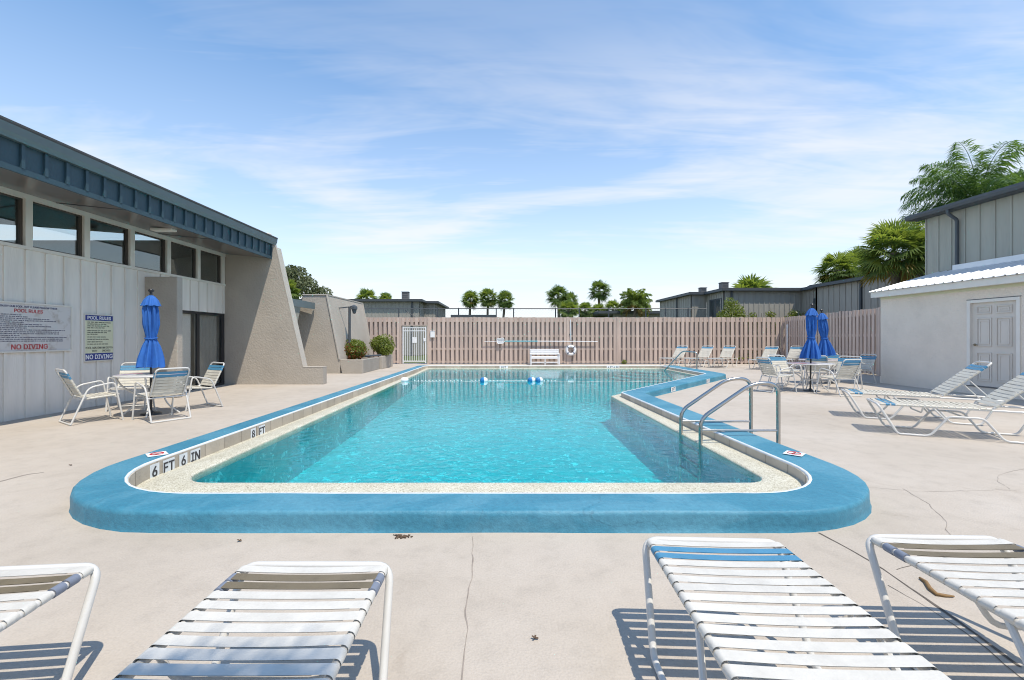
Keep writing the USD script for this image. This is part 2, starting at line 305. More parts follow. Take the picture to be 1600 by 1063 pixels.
mat('frame_brown', (0.06, 0.048, 0.038), 0.45, 0.1, 6.0)
mat('room', (0.60, 0.60, 0.58), 0.9)
mat('white_metal', (0.58, 0.57, 0.54), 0.32, 0.06, 8.0, coat=0.3, coords='object')
mat('strap_white', (0.56, 0.545, 0.50), 0.42, 0.12, 10.0, 0.1, 60, coords='object', rnd=0.03)
mat('strap_cream', (0.53, 0.505, 0.43), 0.45, 0.12, 10.0, 0.1, 60, coords='object', rnd=0.04)
mat('strap_blue', (0.055, 0.21, 0.35), 0.42, 0.12, 9.0, 0.1, 60, coords='object')
mat('strap_olive', (0.15, 0.122, 0.075), 0.5, 0.2, 7.0, 0.1, 60, coords='object')
mat('strap_slate', (0.17, 0.195, 0.25), 0.5, 0.15, 9.0, coords='object')
mat('canvas_blue', (0.022, 0.125, 0.44), 0.8, 0.2, 6.0, 0.2, 120, coords='object', transl=0.06)
mat('black_metal', (0.02, 0.02, 0.022), 0.35)
mat('steel', (0.44, 0.43, 0.41), 0.2, 0.05, 14.0, metal=1.0)
mat('fence_wood', (0.48, 0.38, 0.322), 0.75, 0.16, 1.8, 0.4, 12, stretch=(4, 4, 0.5), rnd=0.10)
mat('shed_white', (0.68, 0.605, 0.52), 0.8, 0.08, 1.5, 0.55, 22.0, bdist=0.03)
mat('shed_trim', (0.67, 0.64, 0.59), 0.5, 0.05, 4.0)
mat('metal_roof', (0.70, 0.71, 0.72), 0.42, 0.06, 2.0, metal=0.2)
mat('door_paint', (0.58, 0.535, 0.48), 0.5, 0.04, 3.0)
mat('brass', (0.25, 0.20, 0.12), 0.35, metal=0.8)
mat('gate_white', (0.72, 0.73, 0.74), 0.4)
mat('paper', (0.74, 0.75, 0.75), 0.7, 0.05, 12.0)
mat('sign_white', (0.56, 0.54, 0.52), 0.6, 0.0, 7.0, dark=(0.36, 0.31, 0.26), detail=9.0)
mat('sign_yellow', (0.60, 0.60, 0.42), 0.5, 0.05, 6.0)
mat('sign_blue', (0.02, 0.035, 0.20), 0.45)
mat('ink_blue', (0.055, 0.055, 0.13), 0.6, 0.3, 30.0)
mat('ink_black', (0.035, 0.035, 0.04), 0.6)
mat('ink_red', (0.42, 0.03, 0.035), 0.6, 0.25, 25.0)
mat('ink_white', (0.74, 0.75, 0.76), 0.5)
mat('buoy_blue', (0.02, 0.17, 0.42), 0.35); mat('buoy_white', (0.78, 0.79, 0.8), 0.35)
mat('rope', (0.7, 0.7, 0.68), 0.7)
mat('pole_teal', (0.15, 0.47, 0.55), 0.4)
mat('trunk', (0.155, 0.125, 0.10), 0.9, 0.35, 7.0, 0.8, 18, stretch=(1, 1, 2.5), coords='object')
mat('trunk_brown', (0.11, 0.072, 0.045), 0.9, 0.35, 7.0, 0.8, 18, coords='object')
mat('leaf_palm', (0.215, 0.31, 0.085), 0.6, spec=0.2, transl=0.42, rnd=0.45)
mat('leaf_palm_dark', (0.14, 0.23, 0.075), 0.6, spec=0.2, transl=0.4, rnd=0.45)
mat('leaf_yellow', (0.36, 0.26, 0.05), 0.5, transl=0.25, rnd=0.35)
mat('leaf_queen', (0.13, 0.25, 0.085), 0.55, spec=0.25, transl=0.35, rnd=0.45)
mat('leaf_oak', (0.21, 0.25, 0.13), 0.6, spec=0.2, transl=0.15, rnd=0.5)
mat('leaf_shrub', (0.25, 0.32, 0.04), 0.42, transl=0.2, rnd=0.5)
mat('leaf_orange', (0.30, 0.09, 0.02), 0.45, transl=0.2, rnd=0.4)
mat('soil', (0.09, 0.065, 0.045), 0.95, 0.3, 14.0)
mat('grass', (0.075, 0.10, 0.03), 0.9, 0.3, 0.8, 0.6, 20)
mat('crack', (0.11, 0.095, 0.08), 0.95, 0.3, 20.0)
mat('crack_pale', (0.27, 0.235, 0.205), 0.95, 0.25, 20.0)
mat('twig', (0.22, 0.13, 0.05), 0.7)
mat('ac_metal', (0.13, 0.13, 0.13), 0.6, 0.2, 4.0)
M['table_print'] = usdkit.material(stage, '/World/Looks/table_print', {
    'tc': ('texture_coordinate', {}), 'v': ('voronoi_texture', {'scale': 4.2}), 'n': ('noise_texture', {'scale': 9.0, 'detail': 4.0}),
    'sep': ('separate_xyz', {}),
    'r': ('rgb_ramp', {'interpolate': False, 'ramp': [(0.0, (0.62, 0.62, 0.60)), (0.42, (0.36, 0.30, 0.42)), (0.55, (0.66, 0.66, 0.64)), (0.72, (0.26, 0.34, 0.12)), (0.80, (0.65, 0.62, 0.60)), (0.92, (0.42, 0.16, 0.18))]}),
    'r2': ('rgb_ramp', {'ramp': [(0.4, (0.75, 0.75, 0.75)), (0.6, (1.05, 1.05, 1.05))]}), 'm': ('mix', {'mix_type': 'multiply', 'fac': 1.0}),
    'p': ('principled_bsdf', {'roughness': 0.25}),
}, [('tc.object', 'v.vector'), ('tc.object', 'n.vector'), ('v.color', 'sep.vector'), ('sep.x', 'r.fac'), ('n.fac', 'r2.fac'), ('r.color', 'm.color1'), ('r2.color', 'm.color2'), ('m.color', 'p.base_color')], surface='p.BSDF')

# ------------------------------------------------------------------ pool outlines
def loop(corners, seg=10, step=0.22):
    """corners: (x, y, r) -> closed outline; also per point the parameter so that two loops with the same corners match one to one."""
    n = len(corners); out = []
    P = [np.array(c[:2], float) for c in corners]
    arcs = []
    for i in range(n):
        a, b, c = P[i-1], P[i], P[(i+1) % n]; r = corners[i][2]
        u, w = (a-b)/np.linalg.norm(a-b), (c-b)/np.linalg.norm(c-b)
        th = math.acos(np.clip(u @ w, -1, 1)); d = r/math.tan(th/2)
        cen = b + (u+w)/np.linalg.norm(u+w)*(r/math.sin(th/2))
        s, e = b+u*d, b+w*d
        a0 = math.atan2(*(s-cen)[::-1]); a1 = math.atan2(*(e-cen)[::-1])
        da = (a1-a0+math.pi) % (2*math.pi)-math.pi
        arcs.append([cen+r*np.array([math.cos(a0+da*t), math.sin(a0+da*t)]) for t in np.linspace(0, 1, seg+1)])
    for i in range(n):
        out += arcs[i]
        e, s = arcs[i][-1], arcs[(i+1) % n][0]
        m = SEGS[i]
        out += [e+(s-e)*t for t in np.linspace(0, 1, m+1)[1:-1]]
    return np.array(out)
SEGS = [26, 30, 26, 20, 46, 70]       # A-B front, B-C right, C-D diagonal, D-E, E-F far, F-A left
OUT = loop([(-3.77, 3.18, 1.30), (3.21, 3.18, 1.20), (3.13, 10.08, 0.35), (7.55, 15.30, 0.8), (7.55, 20.05, 0.30), (-3.72, 20.05, 0.30)])
INN = loop([(-3.44, 3.555, 0.95), (2.78, 3.555, 0.80), (2.62, 10.12, 0.10), (6.88, 15.45, 0.45), (6.88, 19.70, 0.25), (-3.36, 19.70, 0.25)])
LIP = loop([(-2.98, 4.14, 0.32), (2.44, 4.14, 0.22), (2.42, 10.22, 0.10), (6.74, 15.56, 0.30), (6.74, 19.58, 0.20), (-3.16, 19.58, 0.20)])
NP = len(OUT)
def closed(P): return np.concatenate([P, P[:1]])
out_poly, inn_poly, lip_poly = Polygon(OUT), Polygon(INN), Polygon(LIP)

# ------------------------------------------------------------------ ground and deck
BIG = sbox(-900, -300, 900, 1500)
obj('ground', MB().sheet(BIG.difference(Polygon(OUT).buffer(-0.12)), -0.03), 'grass', kind='structure', label='open ground of grass outside the pool enclosure', cat='ground')
deck = thing('pool_deck', 'pale beige concrete pool deck with cracks and stains', 'pool deck', kind='structure')
obj('slab', MB().sheet(sbox(-14, -6, 24, 24.6).difference(Polygon(OUT).buffer(-0.10)), 0.0), 'deck', deck)
def ribbon(pts, w, z, seed=0, jit=0.012, step=0.05):
    p = np.asarray(pts, float); d = np.r_[0, np.cumsum(np.linalg.norm(np.diff(p, axis=0), axis=1))]
    s = np.arange(0, d[-1], step); q = np.stack([np.interp(s, d, p[:, k]) for k in (0, 1)], 1)
    rg = np.random.default_rng(seed)
    t = np.gradient(q, axis=0); t /= np.linalg.norm(t, axis=1, keepdims=True); nrm = np.stack([-t[:, 1], t[:, 0]], 1)
    wob = (meshkit.fbm(np.c_[s*4, s*0+seed, s*0], 4, seed)-0.5)*jit*6
    ww = w*(0.35+1.1*meshkit.noise(np.c_[s*9, s*0+seed*3, s*0], seed))
    q = q+nrm*wob[:, None]
    L, R = q+nrm*ww[:, None]/2, q-nrm*ww[:, None]/2
    G = np.stack([np.c_[R, np.full(len(s), z)], np.c_[L, np.full(len(s), z)]], 0)
    return MB().grid(np.swapaxes(G, 0, 1)[:, ::-1])
def g2(*pp): return [gnd(*q)[:2] for q in pp]
obj('joint', ribbon(g2((1280, 833), (1365, 880), (1440, 930), (1600, 1045)), 0.013, 0.002, 1, 0.004), 'crack', deck)
obj('crack', ribbon(g2((738, 838), (737, 900), (729, 960), (722, 1075)), 0.006, 0.002, 2, 0.008), 'crack_pale', deck)
obj('crack', ribbon(g2((1392, 915), (1500, 985), (1610, 1070)), 0.0035, 0.002, 3, 0.01), 'crack', deck)
obj('crack', ribbon(g2((1410, 764), (1455, 790), (1478, 815), (1486, 838)), 0.004, 0.002, 4, 0.01), 'crack_pale', deck)
obj('crack', ribbon(g2((1350, 762), (1440, 768), (1600, 766)), 0.0035, 0.002, 5, 0.01), 'crack_pale', deck)
obj('crack', ribbon(g2((1600, 733), (1560, 742), (1556, 752), (1580, 765)), 0.0035, 0.002, 6, 0.008), 'crack_pale', deck)
obj('crack', ribbon(g2((0, 753), (40, 742), (70, 738)), 0.02, 0.002, 8, 0.01), 'crack_pale', deck)
obj('crack', ribbon(g2((1480, 868), (1440, 880), (1400, 893)), 0.004, 0.002, 9, 0.01), 'crack', deck)

# ------------------------------------------------------------------ pool
pool = thing('swimming_pool', 'long pool with raised blue painted edge and turquoise water', 'swimming pool')
prof = [(-0.028, 0.0), (-0.010, 0.018), (0.0, 0.05), (0.0, 0.115), (0.02, 0.138), (0.07, 0.149), (0.3, 0.152), (0.6, 0.152), (0.935, 0.151)]
cop = []
wob = lambda P, k, a: (meshkit.fbm(np.c_[P*1.7, np.full(len(P), k*0.37)], 3, 5)-0.5)*a
for k, (t, z) in enumerate(prof):
    P = OUT+(INN-OUT)*t
    zz = z+(wob(P, k, 0.010) if z > 0.02 else 0)
    P = P+(INN-OUT)*wob(P, k, 0.05)[:, None]*(t < 0.5)
    cop.append(np.c_[P, np.broadcast_to(zz, (NP,))])
cop = np.array(cop)
isfar = slice(None)
i_far0 = 11*4+SEGS[0]-1+SEGS[1]-1+SEGS[2]-1+SEGS[3]-1+5     # start of far side (middle of corner E)
i_far1 = i_far0+10+SEGS[4]-1-4
ix_blue = np.r_[i_far1:NP, 0:i_far0+1]; ix_far = np.arange(i_far0, i_far1+1)
obj('coping', MB().grid(cop[:, ix_blue]), 'coping_blue', pool, smooth=50)
obj('coping', MB().grid(cop[:, ix_far]), 'coping_beige', pool, smooth=50, label='bare beige coping along the far end')
eb = np.array([np.c_[OUT+(INN-OUT)*t, np.full(NP, z)] for t, z in ((0.935, 0.151), (0.945, 0.1535), (0.985, 0.153), (1.0, 0.143), (1.0, 0.13))])
obj('white_edge', MB().grid(np.concatenate([eb, eb[:, :1]], 1)), 'edge_white', pool, smooth=50)
# the inner wall: one tan tile after another; then the gutter and its rolled lip
gz = np.where(INN[:, 0] > 2.0, 0.055, np.where(INN[:, 1] > 19, 0.05, 0.0)); gz = np.convolve(np.r_[gz[-6:], gz, gz[:6]], np.ones(13)/13, 'valid')
per = np.r_[0, np.cumsum(np.linalg.norm(np.diff(closed(INN), axis=0), axis=1))]
L = per[-1]; nt = int(L/0.36)
IC = closed(INN); cen2 = INN.mean(0)
def at_s(s, P=None): P = IC if P is None else P; s = s % L; return np.array([np.interp(s, per, P[:, 0]), np.interp(s, per, P[:, 1])])
def nrm_s(s):
    t = at_s(s+0.02)-at_s(s-0.02); t /= np.linalg.norm(t); return np.array([-t[1], t[0]])       # towards the pool (loop runs counter-clockwise)
for k in range(nt):
    s0, s1 = L*k/nt+0.004, L*(k+1)/nt-0.004
    A = []
    for s in np.linspace(s0, s1, 4):
        p, n = at_s(s), nrm_s(s); A.append([np.r_[p+n*0.006, -0.14], np.r_[p+n*0.006, 0.136], np.r_[p-n*0.01, 0.14]])
    obj('wall_tile', MB().grid(np.array(A)), 'tile_tan', pool)
wl = np.array([np.c_[INN, np.full(NP, -0.2)], np.c_[INN, np.full(NP, 0.13)]]); 
obj('wall_backing', MB().grid(np.concatenate([wl, wl[:, :1]], 1)), 'crack_pale', pool)
WL = 0.035
lipz = []
for t, z in ((-0.02, -0.015), (0.15, -0.012), (0.32, 0.02), (0.55, 0.045), (0.8, 0.052), (0.95, 0.050), (1.0, 0.035), (1.0, -0.03)):
    zz = np.maximum(z, np.minimum(gz, 0.058)-0.004*(1-t)) if z > -0.05 and t < 0.98 else np.full(NP, z)
    zz = np.where(t < 0.98, zz+0.0, zz)
    lipz.append(np.c_[INN+(LIP-INN)*t, zz])
lipz = np.array(lipz); obj('gutter_lip', MB().grid(np.concatenate([lipz, lipz[:, :1]], 1)[::-1]), 'aggregate', pool, smooth=40)
# basin
def floor_z(x, y):
    z = np.interp(y, [3.5, 4.4, 6.5, 9.5, 13.5, 20], [-0.58, -0.60, -0.66, -0.62, -0.46, -0.40])
    return np.where(x > 3.0, np.maximum(z, -0.38), z)
gx, gy = np.meshgrid(np.linspace(-3.6, 7.2, 60), np.linspace(3.8, 20, 80), indexing='ij')
obj('pool_floor', MB().grid(np.stack([gx, gy, floor_z(gx, gy)], -1)), 'sparkle_plaster', pool, smooth=True)
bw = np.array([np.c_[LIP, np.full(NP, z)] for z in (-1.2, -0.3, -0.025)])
obj('pool_wall', MB().grid(np.concatenate([bw, bw[:, :1]], 1)), 'sparkle_plaster', pool)
# steps in the shallow corner
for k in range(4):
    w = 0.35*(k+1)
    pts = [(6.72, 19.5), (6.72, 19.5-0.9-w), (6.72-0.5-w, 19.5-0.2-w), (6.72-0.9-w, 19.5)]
    obj('pool_step', MB().poly(pts, -0.6, -0.08-0.08*k), 'sparkle_plaster', pool)
# water: one body from the surface to below the floor
obj('water', MB().poly(Polygon(LIP).buffer(0.015), -1.5, WL), 'water', kind='structure', label='clear rippled turquoise water filling the pool', cat='water')

def text_on(parent, text, height, origin, ex, ey, matn, name='lettering', depth=0.003, bold=True, center=True, sx=1.0):
    m = meshkit.text_mesh(text, height, depth, bold)
    v = np.array(m.vertices)
    if center: v[:, 0] -= (v[:, 0].min()+v[:, 0].max())/2
    ex, ey = np.asarray(ex, float), np.asarray(ey, float); ez = np.cross(ex, ey)
    V = np.asarray(origin, float)+v[:, :1]*sx*ex+v[:, 1:2]*ey+v[:, 2:3]*ez
    return obj(name, MB().add(V, m.faces), matn, parent)
def plate(parent, name, c, ex, ey, hw, hh, matn, t=0.004):
    ez = np.cross(ex, ey); return obj(name, MB().obox(np.asarray(c, float)+np.asarray(ez)*t/2, ex, ey, ez, hw, hh, t/2), matn, parent)
# depth marks on the inner side of the left edge (facing +x), far wall (facing -y), outer side of the diagonal
LX = lambda y: np.interp(y, [3.5, 19.7], [-3.44, -3.36])+0.010
EYL = (0, 1, 0)
for txt, y in (('6', 4.47), ('FT', 4.66), ('6', 4.87), ('IN', 5.06), ('8', 6.22), ('FT', 6.44)):
    w = 0.11 if len(txt) == 1 else 0.15
    pl = plate(pool, 'depth_tile', (LX(y), y, 0.050), (0, 1, 0), (0, 0, 1), w/2+0.005, 0.07, 'edge_white', 0.004)
    text_on(pl, txt, 0.095, (LX(y)+0.004, y, 0.0), (0, 1, 0), (0, 0, 1), 'ink_black', sx=1.0)
for txt, x in (('8 FT', 0.03), ('4 FT 6 IN', 4.76)):
    w = 0.2 if len(txt) < 6 else 0.38
    pl = plate(pool, 'depth_tile', (x, 19.693, 0.09), (1, 0, 0), (0, 0, 1), w/2+0.08, 0.052, 'ink_white', 0.004)
    text_on(pl, txt, 0.075, (x, 19.688, 0.052), (1, 0, 0), (0, 0, 1), 'ink_black')
dg = np.array([7.55-3.13, 15.30-10.08]); dg /= np.linalg.norm(dg)
for txt, t in (('3 FT', 1.75), ('3 FT', 4.65)):
    c = np.array([3.13, 10.08])+dg*t
    nn = np.array([dg[1], -dg[0]])
    c = c+nn*0.006
    pl = plate(pool, 'depth_tile', (c[0], c[1], 0.07), (dg[0], dg[1], 0), (0, 0, 1), 0.15, 0.055, 'ink_white', 0.006)
    text_on(pl, txt, 0.075, (c[0]+nn[0]*0.006, c[1]+nn[1]*0.006, 0.033), (dg[0], dg[1], 0), (0, 0, 1), 'ink_black')
def no_diving_tile(x, y, rot):
    ex = np.array([math.cos(rot), math.sin(rot), 0]); ey = np.array([-ex[1], ex[0], 0]); c = np.array([x, y, 0.158])
    pl = plate(pool, 'no_diving_tile', c, (ex+ey)/2**.5, (ey-ex)/2**.5, 0.085, 0.085, 'paper', 0.004)
    ring = [c+np.array([0, 0, 0.006])+0.058*(math.cos(a)*ex+math.sin(a)*ey) for a in np.linspace(0, 2*math.pi, 25)[:-1]]
    obj('symbol', MB().tube(ring, 0.0045, 5, closed=True).obox(c+np.array([0, 0, .006]), (ex+ey)/2**.5, (ey-ex)/2**.5, (0, 0, 1), .06, .0045, .003), 'ink_red', pl)
    obj('figure', MB().obox(c+np.array([0, 0, .005])-ex*.008, (ex*.8+ey*.6), (ey*.8-ex*.6), (0, 0, 1), .04, .009, .002).obox(c+np.array([0, 0, .005])-ey*.022, ex, ey, (0, 0, 1), .04, .005, .002), 'ink_black', pl)
no_diving_tile(-3.575, 4.70, 0.0); no_diving_tile(3.02, 4.72, 0.0)

# pool ladder: two rails with treads
lad = thing('pool_ladder', 'polished stainless steel pool ladder on the right edge', 'ladder')
for y in (5.62, 6.24):
    P = rounded([(2.44, y, -0.62), (2.44, y, 0.36), (3.08, y, 0.80), (3.40, y, 0.80), (3.40, y, 0.0)], [0, 0.12, 0.22, 0.22, 0], 7)
    obj('rail', MB().tube(P, 0.024, 12), 'steel', lad, smooth=True)
    obj('brace', MB().tube([(2.44, y, 0.215), (3.40, y, 0.215)], 0.015, 10), 'steel', lad, smooth=40)
    obj('flange', MB().lathe([(0.0, 0.012), (0.05, 0.010), (0.055, 0.0)], (3.40, y, 0.002), 14), 'steel', lad)
for z in (-0.08, -0.24, -0.40):
    obj('tread', MB().cbox((2.40, 5.63, z-0.015), (2.52, 6.23, z+0.015), 0.008), 'steel', lad)
hr = thing('step_handrail', 'thin stainless handrail at the far shallow end steps', 'handrail')
P = rounded([(7.50, 17.6, 0.0), (7.50, 17.6, 0.80), (7.06, 17.9, 0.84), (6.24, 18.45, -0.30)], [0, 0.10, 0.12, 0], 6)
obj('rail', MB().tube(P, 0.024, 10), 'steel', hr, smooth=True)
obj('flange', MB().lathe([(0.0, 0.012), (0.05, 0.010), (0.055, 0.0)], (7.50, 17.6, 0.153), 14), 'steel', hr)

# float line
fl = thing('float_line', 'thin white rope with beads stretched across the pool', 'float line')
yL = 13.9
rp = [(x, yL+0.03*math.sin(x*1.3), WL+0.012+0.006*math.sin(x*5)-0.02*(abs(x-0.2) > 0.9)) for x in np.linspace(-3.2, 4.9, 80)]
obj('rope', MB().tube(rp, 0.008, 6), 'rope', fl)
bd = MB()
for x in np.r_[np.arange(-2.7, -1.2, 0.11), np.arange(-0.95, 0.1, 0.11), np.arange(0.6, 1.7, 0.11)]:
    bd.tm(trimesh.creation.icosphere(1, 0.022), trimesh.transformations.translation_matrix((x, yL+0.03*math.sin(x*1.3), WL+0.014)))
obj('beads', bd, 'rope', fl, kind='stuff')
GB = 'blue and white floats on the pool rope'
for k, (pxx, lab) in enumerate(((632, 'white float at the left end of the pool rope, by the left edge'), (756, 'single blue and white float near the middle of the pool rope'),
                                (830.5, 'left float of the touching pair on the pool rope'), (842.5, 'right float of the touching pair on the pool rope'))):
    x = (pxx-CX)/FPX*yL
    b = thing('pool_float', lab, 'float', (x, yL+0.03*math.sin(x*1.3), WL+0.03), 0.15*k, GB)
    n = 16; pr = [(0.0, -0.115), (0.045, -0.11), (0.075, -0.08), (0.088, -0.03), (0.088, 0.0)]
    def half(s): 
        m = MB().lathe(pr, n=n).get(); v = np.array(m.vertices); v = np.stack([s*-v[:, 2]*-1, v[:, 0], v[:, 1]], 1) if s > 0 else np.stack([-v[:, 2], v[:, 0], v[:, 1]], 1)
        return (v, m.faces)
    obj('float_half', half(1), 'buoy_blue' if k else 'buoy_white', b, smooth=True)
    obj('float_half', half(-1), 'buoy_white', b, smooth=True)

# ------------------------------------------------------------------ clubhouse (left)
ch = thing('clubhouse', 'long white board clubhouse with blue fascia and clerestory windows', 'building')
XW, Y0, Y1 = -8.1, 0.5, 13.25
obj('wall', MB().box((XW-0.12, Y0, 0.0), (XW, 10.62, 2.86)).box((XW-0.12, 10.62, 2.06), (XW, Y1, 2.86)), 'siding_white', ch, label='white vertical board wall')
obj('rear_wall', MB().box((-16, Y0, 0), (-15.9, Y1, 3.9)).box((-15.9, Y0, 0), (XW-.12, Y0+.1, 3.9)), 'room', ch)
obj('room_floor', MB().box((-15.9, Y0+.1, -0.02), (XW-.12, Y1, 0.012)), 'room', ch)
wf = FPX*8.1
ybat = [FPX*8.1/(CX-x) for x in (6.3, 40.6, 72.4, 101.6, 128.3, 152.4, 175.2, 195.6)]
pitch = (ybat[-1]-ybat[0])/7
y = ybat[0]-18*pitch
while y < Y1-0.1:
    if Y0 < y and not 10.20 < y < 10.5:
        z0 = 0.0 if y < 10.5 else 2.062
        obj('batten', MB().box((XW, y-0.022, z0+0.002), (XW+0.024, y+0.024, 2.85)), 'siding_white', ch)
    y += pitch
obj('sill_band', MB().box((XW-0.12, Y0, 2.86), (XW+0.03, Y1, 2.915)), 'trim_white', ch)
obj('head_band', MB().box((XW-0.12, Y0, 3.715), (XW+0.02, Y1, 3.80)), 'trim_white', ch)
posts = [FPX*8.1/(CX-x) for x in (44, 136, 208, 264, 310)]
pp = (posts[-1]-posts[0])/4; posts = [posts[0]+pp*k for k in range(-6, 5)]+[Y1-0.09]
for k, y in enumerate(posts):
    obj('window_post', MB().box((XW-0.12, y-0.06, 2.915), (XW+0.02, y+0.06, 3.715)), 'trim_white', ch)
for a, b in zip(posts[:-1], posts[1:]):
    a2, b2 = a+0.06, b-0.06
    fr = obj('window', MB().box((XW-0.10, a2, 2.915), (XW-0.03, a2+0.03, 3.715)).box((XW-0.10, b2-0.04, 2.915), (XW-0.03, b2, 3.715)).box((XW-0.10, a2+.03, 2.915), (XW-0.03, b2-.04, 2.94)).box((XW-0.10, a2+.03, 3.69), (XW-0.03, b2-.04, 3.715)), 'frame_brown', ch)
    obj('pane', MB().box((XW-0.075, a2+0.03, 2.94), (XW-0.069, b2-0.04, 3.69)), 'glass', fr)
# roof: soffit, fascia with battens, gutter
XF = -6.75
obj('soffit', MB().grid([[(XW+0.0, Y0, 3.802), (XF-0.03, Y0, 3.665)], [(XW+0.0, Y1-0.005, 3.802), (XF-0.03, Y1-0.005, 3.665)]]), 'soffit', ch)
y = 0.9
while y < 13:
    obj('soffit_seam', MB().obox((( XW+XF)/2, y, 3.728), (1.35, 0, -0.137)/np.linalg.norm((1.35, 0, -0.137)), (0, 1, 0), (0.1, 0, 0.99), 0.64, 0.012, 0.004), 'trim_dark', ch)
    y += 2.44
obj('fascia', MB().box((XF-0.03, Y0, 3.655), (XF, 13.3, 4.07)), 'fascia_blue', ch)
obj('fascia_rail', MB().box((XF, Y0, 3.65), (XF+0.025, 13.32, 3.73)), 'fascia_blue', ch)
fb = [FPX*6.75/(CX-x) for x in (0+32/3.94, 130/3.94, 265/3.94+1, 405/3.94, 525/3.94, 635/3.94, 735/3.94, 828/3.94)]
fp = (fb[-1]-fb[1])/6; y = fb[1]-14*fp
while y < 13.3:
    if y > Y0: obj('fascia_batten', MB().box((XF, y-0.024, 3.73), (XF+0.034, y+0.024, 4.068)), 'fascia_blue', ch)
    y += fp
gut = [(XF, 4.07), (XF+0.07, 4.07), (XF+0.085, 4.10), (XF+0.115, 4.14), (XF+0.125, 4.22), (XF+0.135, 4.25), (XF+0.115, 4.25), (XF+0.1, 4.16), (XF, 4.10)]
obj('gutter', MB().prism_y(gut, Y0, 13.36), 'gutter_grey', ch)
obj('roof', MB().prism_y([(XF+0.15, 4.26), (XF+0.15, 4.285), (-16.2, 3.95+1.0), (-16.2, 3.8+1.0), (XF-0.03, 4.09), (XF, 4.10)], Y0-0.2, 13.34), 'roof_dark', ch)
obj('ridge_vent', MB().cbox((-7.0, 13.15, 4.28), (-6.76, 13.32, 4.40), 0.02), 'trim_white', ch)
lt = obj('soffit_light', MB().cbox((-7.55, 9.72, 3.66), (-7.10, 9.92, 3.715), 0.012), 'trim_white', ch)
# stucco wing wall beside the sliding door
obj('wing_wall', MB().cbox((-8.099, 10.28, 0.0), (-7.36, 10.46, 2.74), 0.012), 'stucco_tan', ch, label='short stucco wing wall beside the sliding door')
# sliding door
sd = obj('sliding_door', MB().box((XW-0.10, 10.62, 0.0), (XW-0.01, 10.68, 2.06)).box((XW-0.10, 13.14, 0.0), (XW-0.01, 13.245, 2.06)).box((XW-0.10, 10.68, 2.0), (XW-0.01, 13.14, 2.06)).box((XW-0.10, 10.68, 0.0), (XW-0.01, 13.14, 0.05)).box((XW-0.07, 12.08, 0.05), (XW-0.02, 12.18, 2.0)), 'frame_dark', ch)
obj('pane', MB().box((XW-0.05, 10.68, 0.05), (XW-0.044, 12.08, 2.0)), 'glass_clear', sd)
obj('pane', MB().box((XW-0.05, 12.18, 0.05), (XW-0.044, 13.14, 2.0)), 'glass_clear', sd)
obj('inner_door', MB().box((XW-0.17, 11.2, 0.05), (XW-0.14, 12.0, 1.98)).box((XW-0.14, 11.28, 0.2), (XW-0.132, 11.56, 1.85)).box((XW-0.14, 11.64, 0.2), (XW-0.132, 11.92, 1.85)), 'shed_trim', sd)
obj('curtain', MB().grid([[(XW-0.16+0.02*math.sin(y*40), y, z) for z in (0.05, 1.98)] for y in np.linspace(12.2, 13.12, 50)]), 'stucco_grey', sd, smooth=True)
# big sloped buttress wall facing the camera
bt = [(-8.2, 0.0), (-5.24, 0.0), (-5.24, 0.5), (-5.83, 0.5), (-6.62, 4.0), (-6.72, 4.0), (-6.75, 4.25), (-8.2, 4.5)]
obj('buttress', MB().prism_y(bt, 13.25, 13.53), 'stucco_tan', ch, label='tall stucco end wall with sloped edge and low step')
sl = np.array([-5.83+6.62, 0, 0.5-4.0]); sl /= np.linalg.norm(sl)
obj('buttress_cap', MB().obox((-6.225+.006, 13.39, 2.25+.003), sl, (0, 1, 0), (-sl[2], 0, sl[0]), 1.79, 0.145, 0.010).box((-5.82, 13.242, 0.5), (-5.235, 13.538, 0.512)), 'stucco_cap', ch)
obj('side_wall', MB().box((-16, 13.25, 0), (-8.2, 13.4, 4.2)), 'stucco_tan', ch)

# connecting low wing and second stucco block
lw = thing('low_wing', 'low grey wing between the two stucco end walls', 'building')
obj('wall', MB().box((-8.3, 13.76, 0), (-8.1, 17.28, 2.6)), 'siding_sage', lw)
obj('door', MB().cbox((-8.1, 15.6, 0.0), (-8.06, 16.5, 2.05), 0.01), 'stucco_tan', lw)
obj('roof', MB().prism_y([(-8.3, 2.6), (-7.15, 2.46), (-7.15, 2.52), (-8.3, 2.85)], 13.76, 17.2), 'roof_dark', lw)
obj('fascia', MB().box((-7.15, 13.76, 2.44), (-7.11, 17.2, 2.68)), 'gutter_grey', lw)
sb = thing('stucco_block', 'smaller sloped stucco block with low planter behind the clubhouse', 'building')
pf = [(-8.15, 0.0), (-6.12, 0.0), (-6.22, 0.53), (-6.70, 2.98), (-7.60, 2.98), (-8.10, 0.55)]
obj('wall', MB().prism_y(pf, 17.3, 21.7), 'stucco_tan', sb)
s2 = np.array([0.48, 0, -2.45]); s2 /= np.linalg.norm(s2)
obj('cap', MB().box((-7.62, 17.27, 2.98), (-6.68, 21.73, 3.02)).obox((-6.455, 17.29, 1.76), s2, (0, 1, 0), (-s2[2], 0, s2[0]), 1.24, 0.03, 0.02).obox((-6.455, 21.71, 1.76), s2, (0, 1, 0), (-s2[2], 0, s2[0]), 1.24, 0.03, 0.02), 'stucco_cap', sb)
pln = thing('planter', 'low stucco planter wall at the foot of the sloped block', 'planter')
obj('planter_wall', MB().cbox((-6.2, 17.3, 0), (-5.35, 17.45, 0.53), 0.012), 'stucco_tan', pln)
obj('planter_wall', MB().cbox((-5.50, 17.452, 0), (-5.35, 19.7, 0.525), 0.012), 'stucco_grey', pln)
